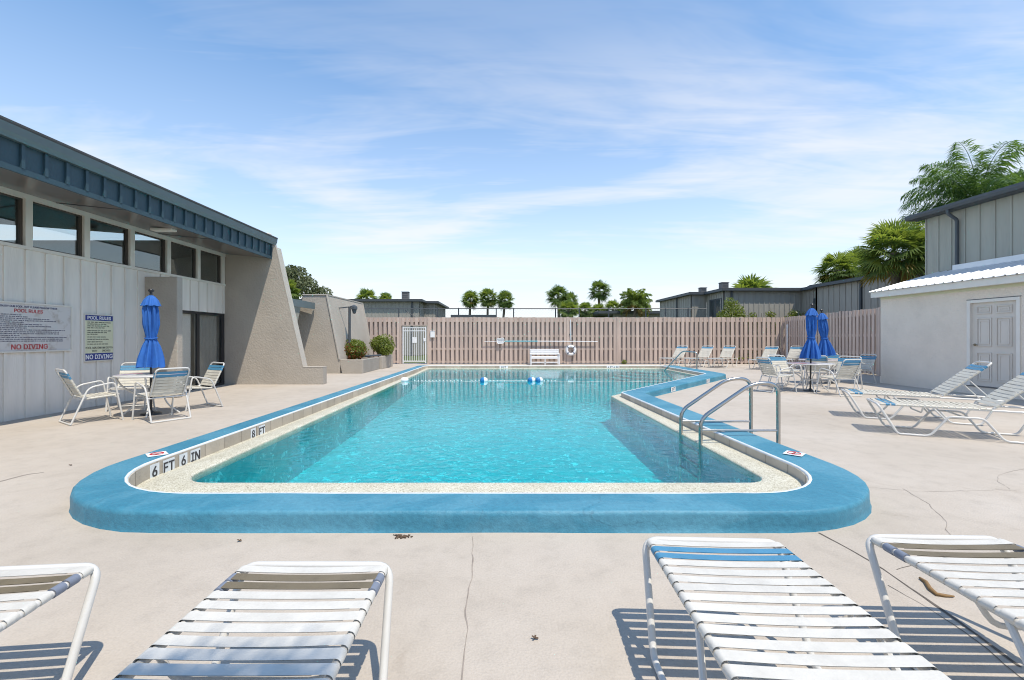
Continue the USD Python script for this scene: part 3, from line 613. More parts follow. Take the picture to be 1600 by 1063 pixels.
obj('planter_wall', MB().cbox((-5.38, 19.72, 0), (-5.23, 21.6, 0.56), 0.012), 'stucco_tan', pln)
obj('soil', MB().box((-6.1, 17.46, 0.1), (-5.51, 21.5, 0.45)), 'soil', pln)
obj('pipe', MB().tube([(-5.75, 18.6, 0.60), (-5.35, 19.9, 0.60)], 0.04, 8), 'trim_dark', pln)
lan = thing('wall_lantern', 'dark wall lantern and conduit on the grey stucco slope', 'lantern')
obj('conduit', MB().tube([(-6.19, 18.35, 0.53), (-6.19, 18.35, 2.62)], 0.055, 8), 'trim_dark', lan, smooth=40)
obj('arm', MB().tube([(-6.62, 18.35, 2.56), (-6.19, 18.35, 2.60), (-6.02, 18.35, 2.66)], 0.025, 6), 'trim_dark', lan)
obj('lamp_head', MB().lathe([(0.0, 0.18), (0.12, 0.10), (0.13, 0.0), (0.10, -0.03), (0.06, -0.18), (0.0, -0.20)], (-6.00, 18.35, 2.52), 10), 'trim_dark', lan)

# signs on the clubhouse wall
def marks(parent, origin_y, z, width, h, rg, matn, x, name='text_row', dirn=1):
    """A row of print too small to read: words of little strokes."""
    b = MB(); y = 0.0
    while y < width:
        w = rg.uniform(2, 7)*h*0.62
        if y+w > width: break
        yy = y
        while yy < y+w-h*0.3:
            k = rg.integers(0, 4)
            b.box((x, origin_y+yy, z), (x+0.002, origin_y+yy+h*0.16, z+h))
            if k in (0, 2): b.box((x, origin_y+yy+h*.16, z+h*0.82), (x+0.002, origin_y+yy+h*0.46, z+h))
            if k in (1, 2): b.box((x, origin_y+yy+h*.16, z), (x+0.002, origin_y+yy+h*0.46, z+h*0.18))
            if k == 3: b.box((x, origin_y+yy+h*.16, z+h*0.4), (x+0.002, origin_y+yy+h*0.46, z+h*0.58))
            yy += h*0.62
        y += w+h*0.55
    return obj(name, b, matn, parent)
rg = np.random.default_rng(3)
s1 = thing('pool_rules_board', 'weathered wide white pool rules board with red heading', 'sign')
xs = XW+0.035
obj('board', MB().box((xs-0.012, 6.98, 1.14), (xs, 8.49, 1.93)), 'sign_white', s1)
obj('frame', MB().box((xs-0.014, 6.95, 1.93), (xs+0.012, 8.52, 1.955)).box((xs-0.014, 6.95, 1.115), (xs+0.012, 8.52, 1.14)).box((xs-0.014, 8.49, 1.14), (xs+0.012, 8.52, 1.93)).box((xs-0.014, 6.95, 1.14), (xs+0.012, 6.98, 1.93)), 'trim_white', s1)
EX, EZ = (0, 1, 0), (0, 0, 1)
text_on(s1, 'ENJOY OUR POOL, BUT PLEASE FOLLOW THESE', 0.030, (xs+0.001, 7.76, 1.866), EX, EZ, 'ink_blue', depth=0.002, sx=0.98)
text_on(s1, 'POOL RULES', 0.056, (xs+0.001, 7.74, 1.785), EX, EZ, 'ink_red', depth=0.002)
for k, w in enumerate((0.62, 0.72, 1.05, 1.2, 0.6, 0.95, 1.1, 0.7, 1.33, 1.25, 1.28, 0.6, 1.38, 1.3, 1.3)):
    marks(s1, 7.06, 1.735-k*0.0315, w, 0.017, rg, 'ink_blue', xs+0.001)
text_on(s1, 'NO DIVING', 0.080, (xs+0.001, 7.76, 1.168), EX, EZ, 'ink_red', depth=0.002, sx=1.0)
s2_ = thing('pool_rules_sign', 'narrow yellow pool rules sign with blue bands', 'sign')
obj('board', MB().box((xs-0.012, 8.78, 0.91), (xs-0.002, 9.41, 1.81)), 'sign_yellow', s2_)
obj('frame', MB().box((xs-0.013, 8.765, 0.895), (xs+0.004, 8.78, 1.825)).box((xs-0.013, 9.41, 0.895), (xs+0.004, 9.425, 1.825)).box((xs-0.013, 8.78, 0.895), (xs+0.004, 9.41, 0.91)).box((xs-0.013, 8.78, 1.81), (xs+0.004, 9.41, 1.825)), 'trim_white', s2_)
obj('band', MB().box((xs-0.002, 8.785, 1.70), (xs, 9.405, 1.805)), 'sign_blue', s2_)
obj('band', MB().box((xs-0.002, 8.785, 0.915), (xs, 9.405, 1.055)), 'sign_blue', s2_)
text_on(s2_, 'POOL RULES', 0.062, (xs+0.001, 9.095, 1.722), EX, EZ, 'ink_white', depth=0.002, sx=1.02)
text_on(s2_, 'NO DIVING', 0.082, (xs+0.001, 9.095, 0.943), EX, EZ, 'ink_white', depth=0.002, sx=0.98)
for k, w in enumerate((0.55, 0.5, 0.53, 0.4)): marks(s2_, 8.83, 1.655-k*0.036, w, 0.02, rg, 'ink_black', xs-0.001)
for k, w in enumerate((0.55, 0.48, 0.25)): marks(s2_, 8.83, 1.49-k*0.036, w, 0.02, rg, 'ink_black', xs-0.001)
for k, w in enumerate((0.43, 0.5, 0.38, 0.48)): marks(s2_, 8.83, 1.365-k*0.047, w, 0.02, rg, 'ink_black', xs-0.001)
text_on(s2_, 'POOL MAXIMUM DEPTH', 0.040, (xs-0.001, 9.095, 1.142), EX, EZ, 'ink_black', depth=0.002, bold=False, sx=0.98)
text_on(s2_, 'FEET', 0.036, (xs-0.001, 8.99, 1.082), EX, EZ, 'ink_black', depth=0.002, bold=False)
text_on(s2_, 'INCHES', 0.036, (xs-0.001, 9.25, 1.082), EX, EZ, 'ink_black', depth=0.002, bold=False)
nt_ = thing('faded_notice', 'faded pale paper notice between the two signs', 'notice')
obj('paper', MB().box((XW+0.001, 8.53, 1.37), (XW+0.004, 8.68, 1.66)), 'siding_white', nt_)

# ------------------------------------------------------------------ board fences
YB = 23.6
def fence_run(o, p0, p1, nboards, skip=None, side=1, top=2.42, posts_at=(), bw=0.148):
    p0, p1 = np.array(p0, float), np.array(p1, float); d = p1-p0; Ln = np.linalg.norm(d); d /= Ln; n = np.array([d[1], -d[0]])*side     # n: towards the pool
    rgx = np.random.default_rng(int(nboards*7+Ln*10)); pit = Ln/nboards
    back = MB()
    d3, n3, z3 = np.r_[d, 0], np.r_[n, 0], np.array([0, 0, 1.0])
    for k in range(nboards):
        s = (k+0.5)*pit
        if skip and skip[0] < s < skip[1]: zb = 1.985
        else: zb = 0.03
        tj, sj = rgx.uniform(-.012, .012), rgx.uniform(-.005, .005)
        c = p0+d*(s+sj)+n*(0.055+rgx.uniform(-.002, .002))
        ez = z3+d3*rgx.uniform(-.002, .002)
        obj('board', MB().obox(np.r_[c, (zb+top+tj)/2], d3, n3, ez, bw/2, 0.010, (top+tj-zb)/2), 'fence_wood', o)
        c = p0+d*(s+pit/2)-n*0.055
        back.obox(np.r_[c, (zb+top)/2], d3, n3, z3, bw/2, 0.010, (top-zb)/2)
    obj('back_boards', back, 'fence_wood', o, kind='stuff')
    for z in (2.22, 1.45, 0.78, 0.12):
        segs = [(0, Ln)] if not skip or z > 1.98 else [(0, skip[0]), (skip[1], Ln)]
        for a, b in segs: obj('rail', MB().obox(np.r_[p0+d*(a+b)/2, z], d3, n3, z3, (b-a)/2, 0.044, 0.045), 'fence_wood', o)
    for s in posts_at: obj('post', MB().obox(np.r_[p0+d*s+n*0.005, top/2+0.01], d3, n3, z3, 0.048, 0.076, top/2+0.01), 'fence_wood', o)
    return pit
bf = thing('board_fence', 'long pinkish tan board fence across the far end', 'fence')
xg0, xg1, xL, xR = -5.27, -3.92, -7.4, 14.55
pxs = [(q-CX)/FPX*YB for q in (626, 669.5, 741, 813.5, 887, 964, 1038, 1110, 1158)]
fence_run(bf, (xL, YB), (xR, YB), 94, skip=(xg0-xL, xg1-xL), posts_at=[q-xL for q in pxs]+[xR-xL-0.05])
obj('lintel', MB().box((xg0+0.05, YB-0.07, 1.985), (xg1-0.05, YB-0.066, 2.03)), 'fence_wood', bf)
rf = thing('board_fence', 'pinkish tan board fence running from far corner to the white shed', 'fence')
fence_run(rf, (14.6, YB-0.1), (13.10, 13.9), 42, side=1, posts_at=(2.6, 5.0, 7.4))
wp = thing('white_post', 'slim white post at the fence corner', 'post')
obj('shaft', MB().tube([(14.4, YB-0.55, 0), (14.4, YB-0.55, 2.0)], 0.04, 10), 'gate_white', wp, smooth=40)
obj('cap', MB().lathe([(0.0, 0.04), (0.05, 0.02), (0.05, -0.02)], (14.4, YB-0.55, 2.0), 10), 'gate_white', wp)

# metal gate in the fence
gt = thing('metal_gate', 'white metal bar gate in the far fence', 'gate')
gx0, gx1, gy = xg0+0.07, xg1-0.06, YB-0.03
obj('frame', MB().box((gx0, gy-0.025, 0.04), (gx0+0.055, gy+0.025, 1.93)).box((gx1-0.055, gy-0.025, 0.04), (gx1, gy+0.025, 1.93)).box((gx0+0.055, gy-0.02, 1.86), (gx1-0.055, gy+0.02, 1.90)).box((gx0+0.055, gy-0.02, 1.70), (gx1-0.055, gy+0.02, 1.74)).box((gx0+0.055, gy-0.02, 0.12), (gx1-0.055, gy+0.02, 0.17)), 'gate_white', gt)
for k in range(1, 10):
    x = gx0+0.03+(gx1-gx0-0.06)*k/10
    obj('bar', MB().box((x-0.013, gy-0.012, 0.17), (x+0.013, gy+0.012, 1.70)).box((x-0.013, gy-0.012, 1.74), (x+0.013, gy+0.012, 1.86)), 'gate_white', gt)
obj('notice_plate', MB().box(px(644.5, 536, gy-0.03)-(0, .004, 0), px(651.5, 527, gy-0.03)), 'paper', gt)
obj('latch', MB().cbox((gx1-0.14, gy-0.05, 1.18), (gx1-0.02, gy-0.025, 1.34), 0.01), 'gate_white', gt)
nb = thing('white_box', 'small white box on the fence beside the gate', 'box')
c0, c1 = px(672.5, 527.5, YB-0.07), px(679.5, 518, YB-0.07)
obj('casing', MB().cbox((c0[0], YB-0.14, c0[2]), (c1[0], YB-0.075, c1[2]), 0.015), 'paper', nb)
obj('lid', MB().cbox((c0[0]-0.012, YB-0.15, c1[2]), (c1[0]+0.012, YB-0.07, c1[2]+0.025), 0.008), 'gate_white', nb)
# skimmer net pole on hooks, lifebuoy, bench
yp = YB-0.17
sp = thing('skimmer_pole', 'long white and teal skimmer pole hung on the far fence', 'pole')
def pxx(q, Z): return (q-CX)/FPX*Z
zp = 1.18
obj('pole', MB().tube([(pxx(840, yp), yp, zp), (pxx(934, yp), yp, zp-0.01)], 0.022, 8), 'gate_white', sp, smooth=40)
obj('pole', MB().tube([(pxx(789, yp), yp, zp), (pxx(840, yp), yp, zp)], 0.026, 8), 'pole_teal', sp, smooth=40, label='teal lower section')
obj('handle', MB().tube([(pxx(757, yp), yp, zp-0.01), (pxx(789, yp), yp, zp)], 0.016, 8), 'gate_white', sp, smooth=40)
nf = rounded([(pxx(776, yp), yp-0.02, zp+0.14), (pxx(787.5, yp), yp-0.02, zp+0.17), (pxx(787.5, yp), yp-0.02, zp-0.1), (pxx(777, yp), yp-0.02, zp-0.12)], 0.08, 4, closed=True)
obj('net_frame', MB().tube(nf, 0.016, 6, closed=True), 'gate_white', sp)
obj('net', MB().add(np.vstack([nf+(0, 0.006, 0), nf.mean(0)+(0, 0.10, -.02)]), [(k, (k+1) % len(nf), len(nf)) for k in range(len(nf))]), 'paper', sp)
for q in (764, 822, 880, 925): obj('hook', MB().tube([(pxx(q, yp), YB-0.066, zp+0.03), (pxx(q, yp), yp-0.03, zp-0.03), (pxx(q, yp), yp-0.04, zp+0.05)], 0.010, 5), 'gate_white', sp)
lbx, lby, lbz = pxx(892, YB-0.15), YB-0.16, 0.72
lb = thing('life_ring', 'white lifebuoy ring hung on the far fence', 'lifebuoy', (lbx, lby, lbz))
th = np.linspace(0, 2*np.pi, 33)[:-1]
obj('ring', MB().tube(np.stack([0.205*np.cos(th), 0*th, 0.205*np.sin(th)], 1), 0.062, 12, closed=True), 'buoy_white', lb, smooth=True)
for a in (0.79, 2.36, 3.93, 5.50):
    c = np.array([0.205*math.cos(a), 0, 0.205*math.sin(a)]); t = np.array([-math.sin(a), 0, math.cos(a)])
    obj('band', MB().tube([c-t*0.03, c+t*0.03], 0.066, 12), 'strap_slate', lb, smooth=40)
obj('grab_rope', MB().tube([(0.285*math.cos(a)*(1-0.05*math.cos(4*a)), -0.02, 0.285*math.sin(a)*(1-0.05*math.cos(4*a))) for a in np.linspace(0, 2*math.pi, 41)[:-1]], 0.008, 5, closed=True), 'rope', lb)
obj('hanger', MB().box((-0.012, 0.03, 0.22), (0.012, 0.10, 0.36)), 'gate_white', lb)
rc = thing('rescue_hook', 'slim pale pole standing against the fence above the lifebuoy', 'pole')
obj('pole', MB().tube([(pxx(891.5, YB), YB-0.1, 1.25), (pxx(891, YB), YB-0.1, 2.3)], 0.025, 8), 'gate_white', rc, smooth=40)
obj('bracket', MB().box((pxx(889, YB), YB-0.1, 1.5), (pxx(893, YB), YB-0.068, 1.56)), 'trim_dark', rc)
bn = thing('bench', 'white slatted bench against the far fence', 'bench')
bx0, bx1, by = pxx(828.5, 22.9), pxx(874.5, 22.9), 22.9
for z in (0.50, 0.595, 0.69): obj('back_slat', MB().cbox((bx0+0.02, by+0.33, z), (bx1-0.02, by+0.36, z+0.085), 0.008), 'gate_white', bn)
for k in range(4): obj('seat_slat', MB().cbox((bx0+0.02, by-0.10+k*0.105, 0.40), (bx1-0.02, by-0.005+k*0.105, 0.43), 0.008), 'gate_white', bn)
for x in (bx0, bx1-0.07):
    obj('leg', MB().cbox((x, by-0.11, 0), (x+0.07, by-0.05, 0.52), 0.008), 'gate_white', bn); obj('leg', MB().cbox((x, by+0.36, 0), (x+0.07, by+0.43, 0.78), 0.008), 'gate_white', bn)
    obj('armrest', MB().cbox((x-0.01, by-0.14, 0.52), (x+0.08, by+0.36, 0.56), 0.008), 'gate_white', bn)
obj('leg', MB().cbox(((bx0+bx1)/2-0.03, by-0.09, 0), ((bx0+bx1)/2+0.03, by-0.04, 0.40), 0.006), 'gate_white', bn)
obj('apron', MB().cbox((bx0+0.07, by-0.10, 0.30), (bx1-0.07, by-0.07, 0.40), 0.006), 'gate_white', bn)
obj('stretcher', MB().cbox((bx0+0.07, by-0.09, 0.10), (bx1-0.07, by-0.06, 0.15), 0.006), 'gate_white', bn)

# ------------------------------------------------------------------ white shed and two-storey building (right)
sh = thing('white_shed', 'white stucco pump shed with ribbed metal roof', 'shed')
SX, SY1, SY0 = 11.4, 13.74, 4.0
dy0, dy1 = 10.02, 11.17
obj('wall', MB().box((SX, dy1, 0.0), (SX+0.15, SY1, 2.60)).box((SX, SY0, 0.0), (SX+0.15, dy0, 2.60)).box((SX, dy0, 2.27), (SX+0.15, dy1, 2.60)).box((SX, dy0, 0.0), (SX+0.15, dy1, 0.20)).box((SX+0.15, SY1-0.15, 0), (13.28, SY1, 2.6)), 'shed_white', sh)
obj('bare_strip', MB().box((SX-0.004, SY0, 2.50), (SX, SY1, 2.575)), 'sign_yellow', sh)
obj('plinth', MB().box((SX-0.012, SY0, 0.0), (SX, SY1+0.012, 0.205)), 'shed_white', sh)
dfr = obj('door_frame', MB().box((SX-0.02, dy0, 0.205), (SX+0.1, dy0+0.075, 2.27)).box((SX-0.02, dy1-0.075, 0.205), (SX+0.1, dy1, 2.27)).box((SX-0.02, dy0+0.075, 2.20), (SX+0.1, dy1-0.075, 2.27)), 'shed_trim', sh)
d = obj('door', MB().box((SX+0.035, dy0+0.075, 0.21), (SX+0.07, dy1-0.075, 2.20)), 'door_paint', sh)
W = dy1-dy0-0.15
for r0, r1 in ((0.12, 0.80), (0.95, 1.62), (1.72, 1.90)):
    for a in (0.12, 0.55):
        ya, yb, za, zb = dy0+0.075+W*a, dy0+0.075+W*(a+0.33), 0.21+r0, 0.21+r1
        m = MB(); 
        for q0, q1, x in ((0.0, 0.022, 0.018), (0.05, 0.08, 0.010)):
            m.box((SX+0.035-x, ya+q0, za+q0), (SX+0.034, ya+q1, zb-q0)).box((SX+0.035-x, yb-q1, za+q0), (SX+0.034, yb-q0, zb-q0)).box((SX+0.035-x, ya+q1, za+q0), (SX+0.034, yb-q1, za+q1)).box((SX+0.035-x, ya+q1, zb-q1), (SX+0.034, yb-q1, zb-q0))
        obj('panel', m, 'door_paint', d)
hy = dy1-0.075-0.075
obj('handle', MB().lathe([(0, 0.0), (0.03, 0.0), (0.03, 0.01), (0.012, 0.012), (0.012, 0.05)], n=12).get().apply_transform(trimesh.transformations.concatenate_matrices(trimesh.transformations.translation_matrix((SX+0.035, hy, 1.19)), trimesh.transformations.rotation_matrix(-np.pi/2, (0, 1, 0)))), 'brass', d)
obj('handle', MB().tube([(SX-0.015, hy, 1.19), (SX-0.018, hy-0.11, 1.185)], 0.011, 8), 'brass', d)
obj('threshold', MB().box((SX-0.03, dy0, 0.185), (SX+0.1, dy1, 0.203)), 'trim_dark', sh)
obj('hasp', MB().box((SX-0.006, dy0-0.02, 2.275), (SX-0.001, dy1+0.02, 2.29)), 'trim_dark', sh)
# roof with ribs
EXX, EZ0, SLP = 11.2, 2.755, 0.286
obj('soffit_board', MB().box((EXX+0.03, SY0, 2.575), (SX, 13.83, 2.595)), 'shed_trim', sh)
obj('fascia', MB().box((EXX, SY0, 2.57), (EXX+0.03, 13.86, 2.74)), 'shed_trim', sh)
gab = [(EXX+0.03, 2.57), (13.28, 2.57+SLP*2.05), (13.28, 2.74+SLP*2.05), (EXX+0.03, 2.745)]
obj('gable_trim', MB().prism_y(gab, 13.83, 13.86), 'shed_trim', sh)
ys, zz = [], []
y = SY0-0.2
while y < 13.84:
    for o_, h_ in ((0, 0), (0.17, 0), (0.185, 0.022), (0.215, 0.022), (0.23, 0)): ys.append(y+o_); zz.append(h_)
    y += 0.235
ys, zz = np.array(ys), np.array(zz)
k = ys < 13.9; ys, zz = ys[k], zz[k]
xs_ = np.array([EXX-0.05, 12.2, 13.28])
G = np.stack([np.stack([np.full_like(ys, x), ys, 2.76+SLP*(x-EXX)+zz], 1) for x in xs_])
G2 = G.copy(); G2[..., 2] -= 0.008
m = MB().grid(G).grid(G2[::-1]); m.grid(np.stack([G2[0], G[0]])); 
obj('roof', m, 'metal_roof', sh, label='white ribbed metal roof')
obj('flashing', MB().box((13.18, SY0, 2.76+SLP*2.0+0.0), (13.29, 13.35, 2.76+SLP*2.08+0.13)), 'metal_roof', sh)

tb = thing('two_storey_building', 'sage grey batten building with dark gutter behind the shed', 'building')
BX, BY1, BZ = 13.3, 14.33, 5.10
obj('wall', MB().box((BX, 3.0, 0), (BX+0.2, BY1, BZ)).box((BX+0.2, BY1-0.2, 0), (24, BY1, BZ)), 'siding_sage', tb)
y = BY1-0.03; k = 0
while y > 5:
    obj('batten', MB().box((BX-0.02, y-0.022, 0.0), (BX, y+0.022, BZ-0.02)), 'siding_sage', tb); y -= 0.40; k += 1
for k in range(12): obj('batten', MB().box((BX+0.3+k*0.4, BY1, 0), (BX+0.345+k*.4, BY1+0.02, BZ-.02)), 'siding_sage', tb)
obj('roof', MB().prism_y([(BX-0.28, BZ+0.02), (24, BZ+0.6), (24, BZ+0.75), (BX-0.28, BZ+0.14)], 3.0, 14.62), 'roof_dark', tb)
obj('gutter', MB().prism_y([(BX-0.40, BZ+0.14), (BX-0.40, BZ+0.07), (BX-0.36, BZ-0.0), (BX-0.28, BZ-0.01), (BX-0.28, BZ+0.14)], 3.0, 14.62), 'trim_dark', tb)
obj('soffit', MB().box((BX-0.28, 3.0, BZ-0.015), (BX, 14.60, BZ+0.012)), 'trim_dark', tb)
yd = FPX*BX/(1499-CX)
obj('downspout', MB().tube(rounded([(BX-0.34, yd, BZ+0.0), (BX-0.34, yd, BZ-0.12), (BX-0.07, yd, BZ-0.30), (BX-0.07, yd, 3.2)], 0.06, 3), 0.045, 8), 'trim_dark', tb, smooth=40)

# ------------------------------------------------------------------ grey buildings beyond the fence
def wallseg(o, p, q, h, mt, batt=0.3, ind=False, t=0.15, n_=1):
    p, q = np.array(p, float), np.array(q, float); d = (q-p); Ln = np.linalg.norm(d); d /= Ln; n = np.array([d[1], -d[0]])*n_
    if abs(d[1]) > abs(d[0]): p, q, Ln = p+d*0.01, q-d*0.01, Ln-0.02
    d3, n3 = np.r_[d, 0], np.r_[n, 0]
    obj('wall', MB().obox(np.r_[(p+q)/2-n*t/2, h/2], d3, n3, (0, 0, 1), Ln/2, t/2, h/2), mt, o)
    b = MB(); s = batt/2
    while s < Ln:
        m = MB().obox(np.r_[p+d*s+n*0.012, h/2], d3, n3, (0, 0, 1), 0.022, 0.012, h/2-0.01)
        if ind: obj('batten', m, mt, o)
        else: b.add(m.get().vertices, m.get().faces)
        s += batt
    if not ind: obj('battens', b, mt, o, kind='stuff')
gb = thing('grey_building', 'long stepped grey batten building beyond the right of the fence', 'building')
H = 4.12
pts = [(12.15, 35.2), (12.15, 29.3), (13.1, 29.3), (13.1, 26.9), (17.7, 26.9), (17.7, 25.2), (17.3, 25.2), (17.3, 16.0)]
for i, (a, b) in enumerate(zip(pts[:-1], pts[1:])):
    wallseg(gb, b, a, H, 'siding_grey' if i not in (1, 3) else 'siding_grey', 0.30 if i < 6 else 0.40, ind=(i == 6), n_=-1)
rp_ = Polygon(pts+[(26, 16.0), (26, 35.2)]).buffer(0.27, join_style=2)
obj('roof', MB().poly(rp_, H, H+0.13), 'trim_dark', gb)
obj('roof_top', MB().poly(rp_.buffer(-0.05, join_style=2), H+0.13, H+0.17), 'roof_dark', gb)
for (a, b, x) in ((1109, 1118, 13.1), (1119, 1128, 13.1)):
    ya, yb = FPX*x/(a-CX), FPX*x/(b-CX)
    w = obj('window', MB().box((x-0.03, yb, 2.0), (x+0.01, ya, 3.75)), 'trim_dark', gb); obj('pane', MB().box((x-0.036, yb+0.08, 2.05), (x-0.03, ya-0.08, 3.68)), 'glass', w)
ya = 25.9; w = obj('window', MB().box((17.66, 25.3, 2.3), (17.71, 25.9, 3.6)), 'trim_dark', gb); obj('pane', MB().box((17.65, 25.38, 2.4), (17.659, 25.82, 3.5)), 'glass', w)
for q, Z in ((1057.5, 32.2),): obj('downspout', MB().box((12.05, FPX*12.1/(q-CX)-0.05, 0), (12.13, FPX*12.1/(q-CX)+0.05, H)), 'trim_dark', gb)
obj('downspout', MB().box((pxx(1143, 26.85)-0.05, 26.80, 0), (pxx(1143, 26.85)+0.05, 26.87, H)), 'trim_dark', gb)
obj('downspout', MB().box((17.2, FPX*17.25/(1345-CX)-0.05, 0), (17.28, FPX*17.25/(1345-CX)+0.05, H)), 'trim_dark', gb)
GA = 'air conditioner boxes on the grey roofs'
def ac(q0, q1, t, b, Z, lab):
    o = thing('roof_unit', lab, 'roof unit', group=GA)
    p0, p1 = px(q0, b, Z), px(q1, t, Z); wd = p1[0]-p0[0]
    obj('housing', MB().cbox((p0[0], Z, p0[2]-0.2), (p1[0], Z+wd, p1[2]), 0.03), 'ac_metal', o)
    obj('lid', MB().cbox((p0[0]-0.03, Z-0.03, p1[2]), (p1[0]+0.03, Z+wd+0.03, p1[2]+0.04), 0.015), 'trim_dark', o)
    for k in range(3): obj('louvre', MB().box((p0[0]+0.06, Z-0.012, p0[2]+0.1+k*(p1[2]-p0[2])*0.28), (p1[0]-0.06, Z-0.002, p0[2]+0.14+k*(p1[2]-p0[2])*0.28)), 'trim_dark', o)
ac(1095, 1104.5, 450, 457, 31.5, 'smaller roof unit on the lower left end of the right grey roof')
ac(1128, 1139, 442, 451, 29.0, 'roof unit in front of the bushy palm on the right grey roof')
fbg = thing('grey_building', 'low far grey building partly behind the palms right of centre', 'building')
wallseg(fbg, (7.4*1.7, 52.0), (15.8*1.15, 52.0), 4.1, 'siding_grey', 0.5, n_=1)
obj('roof', MB().poly([(10.8, 51.3), (20, 51.3), (20, 60), (10.8, 60)], 4.1, 4.4), 'trim_dark', fbg)
lgb = thing('grey_building', 'stepped grey batten building beyond the left of the fence', 'building')
pl_ = [(-16.5, 34.8), (-6.4, 34.8), (-6.4, 36.7), (-5.45, 36.7), (-5.45, 43)]
for a, b in zip(pl_[:-1], pl_[1:]): wallseg(lgb, a, b, H, 'siding_grey', 0.30)
rp2 = Polygon(pl_+[(-16.5, 43)]).buffer(0.32, join_style=2)
obj('roof', MB().poly(rp2, H, H+0.15), 'trim_dark', lgb)
obj('roof_top', MB().poly(rp2.buffer(-0.05, join_style=2), H+0.15, H+0.18), 'roof_dark', lgb)
obj('downspout', MB().box((pxx(644, 34.75)-0.05, 34.68, 0), (pxx(644, 34.75)+0.05, 34.77, H)), 'trim_dark', lgb)
ac(627.5, 638, 456.5, 466.5, 38.0, 'tall dark roof unit on the left grey building')
fl2 = thing('grey_building', 'far low dark roofed building behind the three palms', 'building')
wallseg(fl2, (-6.0, 58), (-1.2, 58), 3.9, 'siding_grey', 0.5)
obj('roof', MB().poly([(-6.6, 57.4), (-0.9, 57.4), (-0.9, 66), (-6.6, 66)], 3.9, 4.25), 'trim_dark', fl2)

# chain link fence beyond
cf = thing('chain_link_fence', 'dark chain link fence with posts beyond the board fence', 'fence')
yc = 25.9; zt = 3.02
xa, xb = -8.2, 11.6
obj('top_rail', MB().tube([(xa, yc, zt), (xb, yc, zt)], 0.03, 6), 'trim_dark', cf)
for q in (565, 623, 683.5, 716.5, 775.5, 802.5, 868, 905, 951, 1009, 1040, 1075):
    x = pxx(q, yc); obj('post', MB().tube([(x, yc, 0), (x, yc, zt+0.04)], 0.035, 6), 'trim_dark', cf)
pc = []
for x in np.arange(xa, xb, 0.16):
    pc += [((x, yc, 0.3), (x+2.7, yc, zt)), ((x+2.7, yc+0.01, 0.3), (x, yc+0.01, zt))]
bc = UsdGeom.BasisCurves.Define(stage, pathof(cf)+'/mesh_wire')
bc.CreateTypeAttr('linear'); bc.CreatePointsAttr([Gf.Vec3f(*p) for s in pc for p in s]); bc.CreateCurveVertexCountsAttr([2]*len(pc)); bc.CreateWidthsAttr([0.003]*len(pc)*2); bc.SetWidthsInterpolation('vertex')
UsdShade.MaterialBindingAPI.Apply(bc.GetPrim()).Bind(M['trim_dark']); tag(bc.GetPrim(), kind='stuff')
obj('brace', MB().tube([(pxx(633, yc), yc+0.05, 2.9), (pxx(655, yc), yc+0.05, 2.4)], 0.025, 6), 'trim_dark', cf)

# ------------------------------------------------------------------ vegetation
def fan_crown(seed, R, nleaf=30, blades=17, lo=-50, hi=80, droop=0.26, width=0.07):
    rg = np.random.default_rng(seed); V, F = [], []; n = 0
    for i in range(nleaf):
        az = i*2.39996+rg.uniform(-.25, .25); el = math.radians(lo+(hi-lo)*((i+0.5)/nleaf)**0.9+rg.uniform(-8, 8))
        a = np.array([math.cos(az)*math.cos(el), math.sin(az)*math.cos(el), math.sin(el)])
        s = np.cross(a, (0, 0, 1.0)); s /= max(np.linalg.norm(s), 1e-6); u = np.cross(s, a)
        roll = rg.uniform(-.5, .5); s, u = s*math.cos(roll)+u*math.sin(roll), u*math.cos(roll)-s*math.sin(roll)
        pl = R*rg.uniform(0.36, 0.5); h = a*pl-np.array([0, 0, 0.08*R])
        w = 0.012*R+0.006                                              # petiole
        V += [s*w, -s*w, h+s*w*.6, h-s*w*.6]; F += [(n, n+1, n+3), (n, n+3, n+2)]; n += 4
        bl = R*rg.uniform(0.5, 0.66)
        for k in range(blades):
            t = (k/(blades-1)-0.5)*math.radians(rg.uniform(190, 230)); L_ = bl*(1-0.25*abs(t)/1.9)*rg.uniform(0.9, 1.08)
            dv = a*math.cos(t)+s*math.sin(t)-u*0.18*abs(math.sin(t)); dv /= np.linalg.norm(dv)
            sd = np.cross(dv, u); sd /= np.linalg.norm(sd); ww = width*R*0.5
            m_ = h+dv*L_*0.55-np.array([0, 0, droop*0.18*L_]); e = h+dv*L_*0.95-np.array([0, 0, droop*L_*rg.uniform(0.6, 1.2)])
            V += [h, m_+sd*ww, m_-sd*ww, e]; F += [(n, n+1, n+2), (n+1, n+3, n+2)]; n += 4
    return np.array(V), np.array(F)
